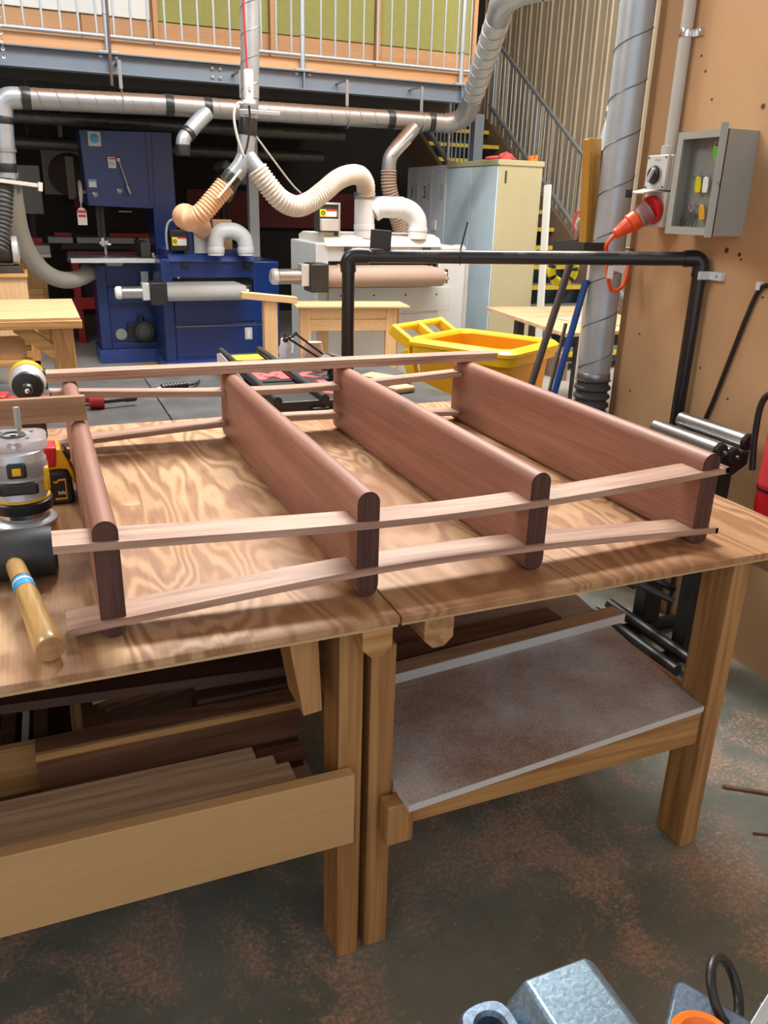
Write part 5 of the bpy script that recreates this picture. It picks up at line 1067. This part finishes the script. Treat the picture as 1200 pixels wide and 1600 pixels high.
for a in (-0.19, 0.19): part('wheel', MB().lathe(L(a, 0.16, 0.10) - u * 0.025, u, [(0.04, 0), (0.1, 0.004), (0.1, 0.046), (0.04, 0.05)], 24), 'black_rubber', t)
part('axle', MB().cyl(L(-0.19, 0.16, 0.10), L(0.19, 0.16, 0.10), 0.012), 'steel', t)
part('foot', MB().beam(L(-0.12, -0.15, 0.026), L(0.12, -0.15, 0.026), 0.04, 0.05), 'bin_orange', t)

# small pine table in front of the grey sander
t = thing('small_table', 'small pale pine table with a thin plywood top before the grey sander', 'table', (2.3, 6.0, 0))
c = [Vector((1.66, 5.62)), Vector((2.43, 5.36)), Vector((2.55, 5.71)), Vector((1.86, 5.80))]
hx = Vector((0.93, -0.36)).normalized(); hy = Vector((0.36, 0.93)).normalized()
hx = Vector((0.985, -0.17)); hy = Vector((0.17, 0.985))
o = Vector((1.62, 5.43))
Q = lambda a, b: o + hx * a + hy * b
def rot_box(m, a0, a1, b0, b1, z0, z1):
    p = [Q(a0, b0), Q(a1, b0), Q(a1, b1), Q(a0, b1)]
    return m.hexa([(q.x, q.y, z0) for q in p] + [(q.x, q.y, z1) for q in p])
part('table_top', rot_box(MB(), 0, 0.80, 0, 0.30, 0.824, 0.838), 'pine_pale', t, 0.002)
for a, b in ((0.03, 0.03), (0.64, 0.03), (0.70, 0.21), (0.18, 0.21)):
    part('leg', rot_box(MB(), a, a + 0.075, b, b + 0.06, 0, 0.824), 'pine_pale_upright', t, 0.003)
part('apron', rot_box(MB(), 0.105, 0.64, 0.035, 0.065, 0.745, 0.823), 'pine_pale', t, 0.003)
part('apron', rot_box(MB(), 0.105, 0.64, 0.033, 0.063, 0.665, 0.743), 'pine_pale', t, 0.003)
part('apron', rot_box(MB(), 0.66, 0.69, 0.09, 0.21, 0.70, 0.823), 'pine_pale', t, 0.003)
# T stand
t = thing('support_stand', 'pale timber T-shaped support stand left of the small pine table', 'stand', (1.4, 5.3, 0))
part('cross_beam', MB().beam((1.215, 5.30, 0.93), (1.575, 5.28, 0.895), 0.085, 0.042), 'pine_pale', t, 0.003)
part('post', MB().box(1.355, 1.445, 5.26, 5.32, 0.045, 0.892), 'pine_pale_upright', t, 0.003)
part('foot', MB().box(1.2, 1.6, 5.25, 5.33, 0, 0.045), 'pine_pale', t, 0.003)
# left low table
t = thing('timber_table', 'honey pine table with braced legs at the left edge', 'table', (-0.2, 5.4, 0))
for k in range(3): part('top_board', MB().box(-1.1, 0.215 - 0.0, 4.935 + k * 0.31, 5.24 + k * 0.31, 0.845, 0.862), 'pine_pale', t, 0.003)
part('front_rail', MB().box(-1.1, 0.222, 4.925, 4.965, 0.800, 0.845), 'pine', t, 0.004)
lg = MB()
for y in (4.97, 5.74): part('leg', MB().box(0.062, 0.172, y, y + 0.09, 0, 0.80) if y < 5 else MB().box(0.062, 0.172, y, y + 0.09, 0, 0.845), 'pine_upright', t, 0.004)
for x in (-1.0,):
    for y in (4.97, 5.74): part('leg', MB().box(x, x + 0.11, y, y + 0.09, 0, 0.80), 'pine_upright', t, 0.004)
for y in (5.0, 5.77): part('brace', MB().beam((-0.12, y, 0.81), (0.08, y, 0.645), 0.04, 0.07), 'pine', t, 0.003)
part('end_rail', MB().box(0.09, 0.14, 5.06, 5.74, 0.76, 0.845), 'pine_deep', t, 0.003)
# cabinet with a grinder at the far left
t = thing('timber_cabinet', 'orange pine box cabinet at the left behind the braced table', 'cabinet', (-0.3, 6.9, 0))
part('carcass', MB().box(-0.9, -0.052, 6.6, 7.1, 0.52, 0.94), 'pine_pale_upright', t, 0.004)
part('top_lip', MB().box(-0.9, -0.04, 6.58, 7.1, 0.935, 0.955), 'pine', t, 0.003)
part('shelf', MB().box(-0.9, -0.02, 6.6, 7.1, 0.30, 0.335), 'pine', t, 0.003)
for x in (-0.9, -0.075): part('leg', MB().box(x, x + 0.06, 6.6, 6.66, 0, 0.52), 'pine_upright', t, 0.003)
for x in (-0.9, -0.075): part('leg', MB().box(x, x + 0.06, 7.04, 7.1, 0, 0.52), 'pine_upright', t, 0.003)
solo('carton', MB().box(-0.30, -0.12, 6.68, 6.95, 0.336, 0.51), 'cardboard', 'brown carton on the low shelf of the orange pine cabinet', 'carton', None, 0.004)
t = thing('glue_bottle', 'white and blue bottle beside the carton on the low shelf', 'bottle', (-0.36, 6.7, 0.336))
part('body', MB().lathe((-0.37, 6.70, 0.336), (0, 0, 1), [(0.035, 0), (0.04, 0.01), (0.04, 0.11), (0.015, 0.135), (0.012, 0.16)], 16), 'paper_white', t); part('cap', MB().cyl((-0.37, 6.70, 0.496), (-0.37, 6.70, 0.512), 0.014), 'label_blue', t)
t = thing('bench_grinder', 'grey bench grinder with a bright wheel guard on the orange pine cabinet', 'grinder', (-0.2, 6.75, 0.956))
part('base', MB().prism([(-0.28, 0), (0.0, 0), (-0.03, 0.05), (-0.25, 0.05)], (-0.06, 6.70, 0.956), (1, 0, 0), (0, 0, 1), (0, 0.14, 0)), 'dark_steel', t, 0.004)
part('wheel_guard', MB().lathe((-0.13, 6.77, 1.11), (1, 0, 0), [(0.06, 0), (0.10, 0.008), (0.10, 0.045), (0.06, 0.055)], 24), 'tool_silver', t)
part('motor', MB().cyl((-0.30, 6.77, 1.09), (-0.13, 6.77, 1.09), 0.07, n=20), 'dark_steel', t, 0.006)

# dim things under the mezzanine
t = thing('planer', 'red framed planer with grey tables in the dark behind the bandsaw', 'planer', (0.9, 9.6, 0))
for k, (x0, x1) in enumerate(((0.18, 0.42), (0.46, 0.70), (0.74, 1.05), (1.08, 1.38))): part('table_plate', MB().box(x0, x1, 9.45, 9.80, 1.03, 1.09), 'cabinet_grey', t, 0.004)
part('guard', MB().box(0.25, 0.42, 9.62, 9.70, 1.091, 1.13).box(0.8, 1.3, 9.62, 9.70, 1.091, 1.13), 'red_paint', t, 0.003)
part('frame_beam', MB().box(0.36, 1.30, 9.42, 9.50, 0.87, 0.95), 'red_paint', t, 0.003)
part('bed', MB().box(0.30, 1.40, 9.50, 9.78, 0.97, 1.03), 'dark_steel', t)
for x in (0.38, 1.26): part('leg', MB().box(x, x + 0.07, 9.44, 9.51, 0, 0.87), 'red_paint', t, 0.003)
for x in (0.38, 1.26): part('leg', MB().box(x, x + 0.07, 9.72, 9.79, 0, 0.97), 'red_paint', t, 0.003)
part('lower_beam', MB().box(0.36, 1.30, 9.43, 9.50, 0.36, 0.48), 'red_paint', t, 0.003)
part('motor', MB().cyl((0.6, 9.6, 0.60), (0.95, 9.6, 0.60), 0.13, n=20), 'dark_steel', t)
part('stand_panel', MB().box(0.45, 1.25, 9.55, 9.75, 0.48, 0.97), 'ink_black', t)
t = thing('thicknesser', 'grey and red machine table in the dark behind the beige hose', 'planer', (-0.1, 9.2, 0))
part('table_plate', MB().box(-0.45, 0.18, 9.0, 9.5, 0.95, 1.03), 'cabinet_grey', t, 0.004); part('fence', MB().box(-0.4, 0.12, 9.3, 9.36, 1.031, 1.09), 'red_paint', t, 0.003)
part('edge', MB().box(-0.45, 0.18, 8.97, 9.0, 0.92, 0.95), 'lamp_cream', t)
part('cabinet', MB().box(-0.38, 0.12, 9.05, 9.45, 0.0, 0.92), 'pine_upright', t, 0.004); 
for z in (0.30, 0.60): part('drawer_front', MB().box(-0.34, 0.08, 9.03, 9.05, z - 0.24, z + 0.02), 'pine', t, 0.003)
t = thing('wall_disc', 'round saw blade guard on a pale board fixed to the dark back wall', 'blade guard', (0.55, 11.75, 1.75))
part('board', MB().box(0.25, 0.92, 11.76, 11.80, 1.50, 2.02), 'cabinet_inside', t, 0.005)
part('disc', MB().lathe((0.56, 11.76, 1.74), (0, -1, 0), [(0.25, 0), (0.25, 0.03), (0.20, 0.05)], 32), 'pole_brown', t)
part('strap', MB().box(0.52, 0.62, 11.69, 11.71, 1.45, 1.95), 'cabinet_grey', t, 0.004); part('red_knob', MB().cyl((0.63, 11.69, 1.40), (0.63, 11.64, 1.40), 0.06), 'dark_red', t); part('red_knob_stem', MB().box(0.60, 0.66, 11.68, 11.80, 1.37, 1.47), 'dark_red', t)
part('upright', MB().box(0.48, 0.53, 11.77, 11.80, 1.9, 2.30), 'cabinet_inside', t)
t = thing('notice_board', 'grey metal panel on the dark wall behind the left duct', 'panel', (0.1, 10.0, 1.5))
part('panel', MB().box(-0.06, 0.18, 9.98, 10.0, 1.30, 1.78), 'cabinet_inside', t, 0.004); part('stand', MB().box(0.03, 0.08, 10.0, 10.05, 0, 1.74), 'dark_steel', t)
struct('trim_2', MB().box(2.0, 4.6, 11.70, 11.80, 1.15, 1.62), 'dark_red')
t = thing('drill_press', 'dim pale machine head on a dark column between bandsaw and hoses', 'drill press', (2.1, 9.9, 0))
part('column', MB().cyl((2.1, 9.9, 0.03), (2.1, 9.9, 1.85), 0.04), 'dark_steel', t); part('base', MB().box(1.9, 2.3, 9.6, 10.1, 0, 0.03), 'dark_steel', t)
part('head', MB().obox((2.08, 9.75, 1.62), (0.20, 0.45, 0.26), (0, 0.5, 0)), 'cabinet_inside', t, 0.03); part('belt_cover', MB().obox((2.18, 9.8, 1.78), (0.32, 0.5, 0.10), (0, 0.6, 0)), 'cabinet_inside', t, 0.02)
part('table', MB().box(1.95, 2.25, 9.5, 9.86, 1.0, 1.03), 'dark_steel', t)

# ================================================================== UNDER THE FRONT BENCHES
def stick(name, lab, p0, p1, w, h, mat, grp='scrap timber under the left bench', up=(0, 0, 1), cat='timber'):
    return solo(name, MB().beam(p0, p1, w, h, up), mat, lab, cat, grp, 0.0015)
SH = 0.3605
G = 'scrap timber under the left bench'
# layer of long pale boards lying behind the apron, flush lifted on bearers
solo('timber_bearer', MB().box(-1.2, 0.30, 1.22, 1.26, SH, 0.382).box(-1.2, 0.30, 1.345, 1.405, SH, 0.382), 'offcut_brown', 'dark bearers under the pale boards behind the front apron', 'timber', G)
stick('timber_board', 'front pale board just behind the apron of the left bench', (-1.2, 1.222, 0.428), (0.372, 1.222, 0.415), 0.044, 0.060, 'offcut_pale')
stick('timber_board', 'widest pale board second behind the apron of the left bench', (-1.2, 1.272, 0.428), (0.362, 1.272, 0.420), 0.052, 0.070, 'offcut_pale')
stick('timber_board', 'thin pale board third behind the apron of the left bench', (-1.2, 1.316, 0.427), (0.338, 1.316, 0.418), 0.030, 0.070, 'offcut_pale')
stick('timber_board', 'pale board with a knot, fourth behind the apron of the left bench', (-1.2, 1.353, 0.425), (0.305, 1.353, 0.417), 0.040, 0.070, 'offcut_pale')
stick('timber_board', 'brown board lying flat at the inner end of the pale boards', (0.02, 1.392, 0.400), (0.425, 1.392, 0.400), 0.030, 0.03, 'offcut_brown')
ldb = stick('timber_board', 'long dark board on edge with a pale arris under the left bench', (-0.10, 1.455, 0.4545), (0.425, 1.455, 0.4545), 0.05, 0.095, 'offcut_brown')
part('pale_arris', MB().beam((-0.10, 1.4275, 0.492), (0.425, 1.4275, 0.492), 0.004, 0.015), 'pine', ldb, 0, 'pale strip along the top edge')
stick('timber_board', 'dark board below the long dark board at the left', (-1.1, 1.425, 0.385), (0.42, 1.415, 0.385), 0.055, 0.045, 'offcut_dark')
# open timber box
t = thing('timber_box', 'open pine box with dark sticks inside at the left under the bench', 'box', (-0.4, 1.9, SH))
part('front', MB().box(-0.9, -0.012, 1.50, 1.52, SH, 0.475), 'pine', t, 0.002); part('back', MB().box(-0.9, -0.012, 2.28, 2.30, SH, 0.60), 'pine', t, 0.002)
part('side', MB().box(-0.032, -0.010, 1.52, 2.28, SH, 0.475), 'pine_deep', t, 0.002); part('post', MB().box(-0.045, -0.010, 2.20, 2.279, 0.476, 0.79), 'pine_upright', t, 0.002); part('bottom', MB().box(-0.9, -0.033, 1.52, 2.28, SH, SH + 0.01), 'offcut_dark', t)
for k, (x, m_) in enumerate(((-0.245, 'offcut_brown'), (-0.205, 'lamp_cream'), (-0.165, 'offcut_dark'), (-0.13, 'cabinet_grey'), (-0.10, 'offcut_dark'))):
    solo('stick', MB().beam((x, 1.53, 0.385), (x + 0.04, 2.26, 0.52 + 0.01 * k), 0.014 if k % 2 else 0.028, 0.05), m_, '%s stick lying in the open pine box under the left bench' % ('reddish brown', 'cream', 'broad dark', 'grey', 'narrow dark')[k], 'stick', 'sticks in the pine box', 0.001)
solo('red_block', MB().box(-0.215, -0.185, 2.1, 2.2, 0.575, 0.62).box(-0.215, -0.185, 2.10, 2.2, SH + 0.012, 0.575), 'label_red', 'bright red block glimpsed at the left edge under the bench top', 'block', None, 0.003)
# tilted plywood sheets
for k in range(4):
    z = 0.425 + 0.0125 * k; q = -0.012 * k
    m = MB().hexa([(0.05 + q, 1.62, z), (0.50, 1.60, z + 0.095), (0.54, 2.3, z + 0.125), (0.03 + q, 2.3, z + 0.03), (0.05 + q, 1.62, z + 0.0118), (0.50, 1.60, z + 0.1068), (0.54, 2.3, z + 0.1368), (0.03 + q, 2.3, z + 0.0418)])
    solo('plywood_sheet', m, 'light_ply' if k == 3 else 'offcut_brown', ('lowest', 'second lowest', 'third', 'top')[k] + ' of the four tilted plywood sheets stored under the left bench', 'sheet', 'tilted plywood sheets', 0.0)
solo('sheet_prop', MB().box(0.06, 0.10, 2.22, 2.28, SH, 0.455).box(0.40, 0.44, 1.80, 1.86, SH, 0.507), 'offcut_dark', 'dark blocks propping the tilted plywood sheets under the left bench', 'block')
stick('dark_rail', 'dark reddish board slung level below the left bench top', (-0.9, 1.50, 0.640), (0.428, 1.50, 0.565), 0.10, 0.020, 'offcut_dark', 'dark boards under the left top')
stick('dark_rail', 'second dark board just under the left bench top, further back', (-0.9, 1.72, 0.730), (0.425, 1.72, 0.700), 0.06, 0.03, 'offcut_dark', 'dark boards under the left top')
solo('rail_hanger', MB().box(-0.62, -0.59, 1.40, 1.42, 0.60, 0.805).box(-0.62, -0.59, 1.42, 1.58, 0.595, 0.612).box(-0.62, -0.59, 1.66, 1.68, 0.69, 0.805).box(-0.62, -0.59, 1.68, 1.76, 0.69, 0.7065), 'offcut_dark', 'dark timber hanger carrying the boards under the left bench top', 'bracket')
solo('dowel', MB().cyl((0.22, 1.535, 0.5285), (0.43, 1.525, 0.5285), 0.02, n=18), 'offcut_brown', 'round brown dowel lying behind the long dark board under the bench', 'dowel')
solo('dowel_rest', MB().box(0.22, 0.43, 1.49, 1.58, SH, 0.508), 'offcut_dark', 'dark block under the round brown dowel', 'block', G)

# on the white shelf of the right bench
GS = 'strips on the white shelf'
ZS = 0.4187
def onshelf(lab, a, b, w, h, mat, z=ZS): return solo('timber_strip', MB().beam((a[0], a[1], z + h / 2 + 0.0003), (b[0], b[1], z + h / 2 + 0.0003), w, h), mat, lab, 'timber strip', GS, 0.001)
ws = onshelf('white-faced timber strip across the middle of the white shelf, its end past the board edge', (0.52 + 0.08, 1.55), (1.425, 1.628), 0.050, 0.026, 'offcut_pale')
part('laminate_face', MB().beam((0.602, 1.5238, ZS + 0.0133), (1.427, 1.6018, ZS + 0.0133), 0.0015, 0.026), 'white_board', ws, 0, 'white laminate face')
onshelf('brown board lying flat behind the white-faced strip on the shelf', (0.60, 1.64), (1.25, 1.69), 0.07, 0.018, 'offcut_brown')
onshelf('brown strip slanting over the back of the white shelf', (0.60, 1.72), (1.05, 1.95), 0.05, 0.022, 'offcut_brown')
onshelf('long brown board at the back of the white shelf', (0.62, 1.98), (1.32, 2.05), 0.12, 0.03, 'offcut_brown')
solo('upper_panel', MB().beam((0.63, 1.82, 0.4900), (1.20, 2.02, 0.4900), 0.10, 0.016), 'offcut_pale', 'pinkish panel offcut resting on the strips at the back of the shelf', 'panel', GS)
solo('panel_rest', MB().box(0.66, 0.70, 1.80, 1.86, ZS + 0.0225, 0.4815).box(0.66, 0.70, 1.845, 1.86, ZS + 0.0003, 0.45).box(1.13, 1.17, 1.94, 1.965, ZS + 0.0003, 0.4815), 'offcut_dark', 'dark blocks under the pinkish panel on the shelf', 'block', GS)

# roller stand by the wall
t = thing('roller_stand', 'black stand with three chrome rollers beside the tan wall', 'roller stand', (2.0, 2.0, 0))
for x, z in ((1.955, 0.795), (2.01, 0.775), (2.065, 0.815)):
    rl = part('roller', MB().cyl((x, 1.88, z), (x, 2.18, z), 0.028, n=24), 'roller_steel', t)
    part('bearing', MB().lathe((x, 1.88, z), (0, -1, 0), [(0.028, 0), (0.029, 0.004), (0.024, 0.014), (0.010, 0.016), (0.010, 0.022)], 20), 'black_plastic', rl)
    part('axle', MB().cyl((x, 1.858, z), (x, 1.850, z), 0.006, n=10), 'steel', rl)
part('head', MB().prism([(1.93, 0.765), (2.09, 0.78), (2.09, 0.735), (2.03, 0.70), (1.97, 0.70)], (0, 1.885, 0), (1, 0, 0), (0, 0, 1), (0, 0.012, 0)).prism([(1.93, 0.765), (2.09, 0.78), (2.09, 0.735), (2.03, 0.70), (1.97, 0.70)], (0, 2.165, 0), (1, 0, 0), (0, 0, 1), (0, 0.012, 0)).box(1.97, 2.03, 1.89, 2.17, 0.69, 0.715), 'black_plastic', t)
for y in (1.915, 2.13): part('post', MB().box(1.955, 2.035, y - 0.03, y + 0.03, 0.06, 0.70), 'black_plastic', t, 0.004)
for y in (1.915, 2.13): part('foot', MB().cyl((1.76, y, 0.025), (2.14, y, 0.025), 0.025, n=14), 'black_plastic', t)
part('cross_bar', MB().cyl((1.92, 1.80, 0.075), (1.92, 2.25, 0.075), 0.022, n=14), 'black_plastic', t)
part('cross_bar', MB().cyl((1.86, 1.80, 0.05), (1.86, 2.25, 0.05), 0.022, n=14), 'black_plastic', t)
for p in ((1.80, 2.03, 0.30), (1.87, 2.10, 0.30)): part('clamp_knob', MB().lathe(p, (0.3, -0.2, -0.15), [(0.022, 0), (0.028, 0.006), (0.028, 0.03), (0.016, 0.036), (0.012, 0.17)], 8), 'black_plastic', t)
solo('vacuum_hose', MB().hose([(1.58, 2.35, 0.034), (1.63, 2.30, 0.10), (1.70, 2.25, 0.25), (1.80, 2.28, 0.36), (1.90, 2.36, 0.50), (1.95, 2.42, 0.62)], 0.032, 0.016, 0.10), 'grey_rubber', 'dark ribbed hose behind the roller stand under the right bench', 'hose')

# ------------------------------------------------------------------ vise on the bench beside the camera
t = thing('own_bench', 'near workbench edge that carries the blue vise', 'workbench', (0.45, 0.1, 0))
part('bench_top', MB().box(-0.6, 1.3, -0.6, 0.225, 0.74, 0.79), 'pine', t, 0.004)
for x in (-0.5, 1.15):
    for y in (-0.5, 0.1): part('leg', MB().box(x, x + 0.09, y, y + 0.09, 0, 0.74), 'pine_upright', t, 0.003)
t = thing('bench_vise', 'blue-grey hammered bench vise at the bottom right corner, a black ring hanging on it', 'vise', (0.33, 0.2, 0.79))
part('base', MB().box(0.255, 0.43, 0.03, 0.215, 0.7902, 0.86), 'vise_dark', t, 0.008)
part('slide_block', MB().prism([(0.283, 0.955), (0.338, 0.955), (0.346, 0.948), (0.346, 0.86), (0.268, 0.86), (0.268, 0.936)], (0, 0.05, 0), (1, 0, 0), (0, 0, 1), (0, 0.318, 0)), 'vise_blue', t, 0.003, 'light hammered blue slide', seg=3)
m = MB(); oc = Vector((0.244, 0.348, 0)); rs = []
def lugring(r, z, ry=1.0):
    out = []
    for k in range(28):
        a = 6.2832 * k / 28; c, s_ = math.cos(a), math.sin(a)
        w = (abs(c) ** 4 + abs(s_) ** 4) ** -0.25 if r > 0.015 else 1.0
        out.append(oc + Vector((r * c * (0.4 + 0.6 * w), r * s_ * ry * (0.4 + 0.6 * w), z)))
    return out
lg = part('lug', MB().rings([lugring(0.0105, 0.915), lugring(0.0105, 0.945), lugring(0.013, 0.948), lugring(0.019, 0.948), lugring(0.0215, 0.944), lugring(0.0215, 0.915)], False, True), 'vise_dark', t)
part('lug_web', MB().box(0.258, 0.272, 0.325, 0.362, 0.905, 0.936), 'pole_brown', t, 0.003)
part('lug_bolt', MB().cyl((0.244, 0.348, 0.905), (0.244, 0.348, 0.922), 0.0098, n=14), 'pole_brown', t)
part('lug_arm', MB().box(0.225, 0.27, 0.20, 0.33, 0.875, 0.912), 'vise_dark', t, 0.005)
part('side_plate', MB().prism([(0.352, 0.27), (0.352, 0.295), (0.396, 0.330), (0.402, 0.328), (0.425, 0.285), (0.425, 0.12), (0.352, 0.12)], (0, 0, 0.925), (1, 0, 0), (0, 1, 0), (0, 0, 0.022)), 'vise_dark', t, 0.003, 'rust-dusted flat plate')
part('plate_rib', MB().box(0.352, 0.425, 0.12, 0.215, 0.86, 0.925), 'vise_dark', t, 0.003)
part('ring', MB().torus((0.4215, 0.306, 0.9520), (0.40, -0.55, 0.45), 0.0225, 0.0038, 30, 10), 'black_plastic', t)
solo('orange_cap', MB().lathe((0.374, 0.278, 0.9475), (0, 0, 1), [(0.012, 0.006), (0.018, 0.0), (0.023, 0.0), (0.0235, 0.010), (0.021, 0.013), (0.017, 0.012), (0.014, 0.007)], 28), 'vise_orange', 'orange plastic cap ring lying on the vise beside the black ring', 'cap')
solo('steel_bar', MB().beam((0.405, 0.270, 0.937), (0.50, 0.310, 0.937), 0.010, 0.012).box(0.455, 0.467, 0.20, 0.222, 0.7902, 0.932).box(0.455, 0.467, 0.222, 0.30, 0.92, 0.931), 'galvanised', 'bright steel bar at the bottom right corner beside the vise', 'bar', None, 0.001)

# ------------------------------------------------------------------ loose chips, plywood patch
kp = part('knot_patch', MB().lathe((0.154, 1.888, ZT + 0.0001), (0, 0, 1), [(0.019, 0), (0.0185, 0.0006)], 24), 'light_ply', bl, 0.0, 'pale round patch in the plywood')
m = MB()
for k in range(900):
    x = random.gauss(0.75, 0.55); y = random.gauss(0.95, 0.42)
    if not (-0.3 < x < 2.1 and 0.3 < y < 2.3): continue
    a = random.random() * 6.28; L_ = random.uniform(0.002, 0.007); w = random.uniform(0.001, 0.003); c, d_ = math.cos(a), math.sin(a)
    m.add([(x, y, 0.0006), (x + c * L_, y + d_ * L_, 0.0006 + random.uniform(0, 0.002)), (x + c * L_ - d_ * w, y + d_ * L_ + c * w, 0.0012), (x - d_ * w, y + c * w, 0.0008)], [(0, 1, 2, 3)])
o = solo('wood_chips', m, 'offcut_pale', 'scattered tiny pale wood chips on the concrete round the bench legs', 'wood chips'); o['kind'] = 'stuff'
for p0, p1, w in (((1.62, 1.33, 0.004), (1.78, 1.22, 0.004), 0.010), ((1.56, 1.16, 0.003), (1.68, 1.10, 0.003), 0.004)):
    solo('wood_splinter', MB().beam(p0, p1, w, 0.005), 'offcut_brown', ('broad' if w > 0.005 else 'thin') + ' dark splinter of wood on the floor right of the right bench leg', 'splinter', 'splinters on the floor')
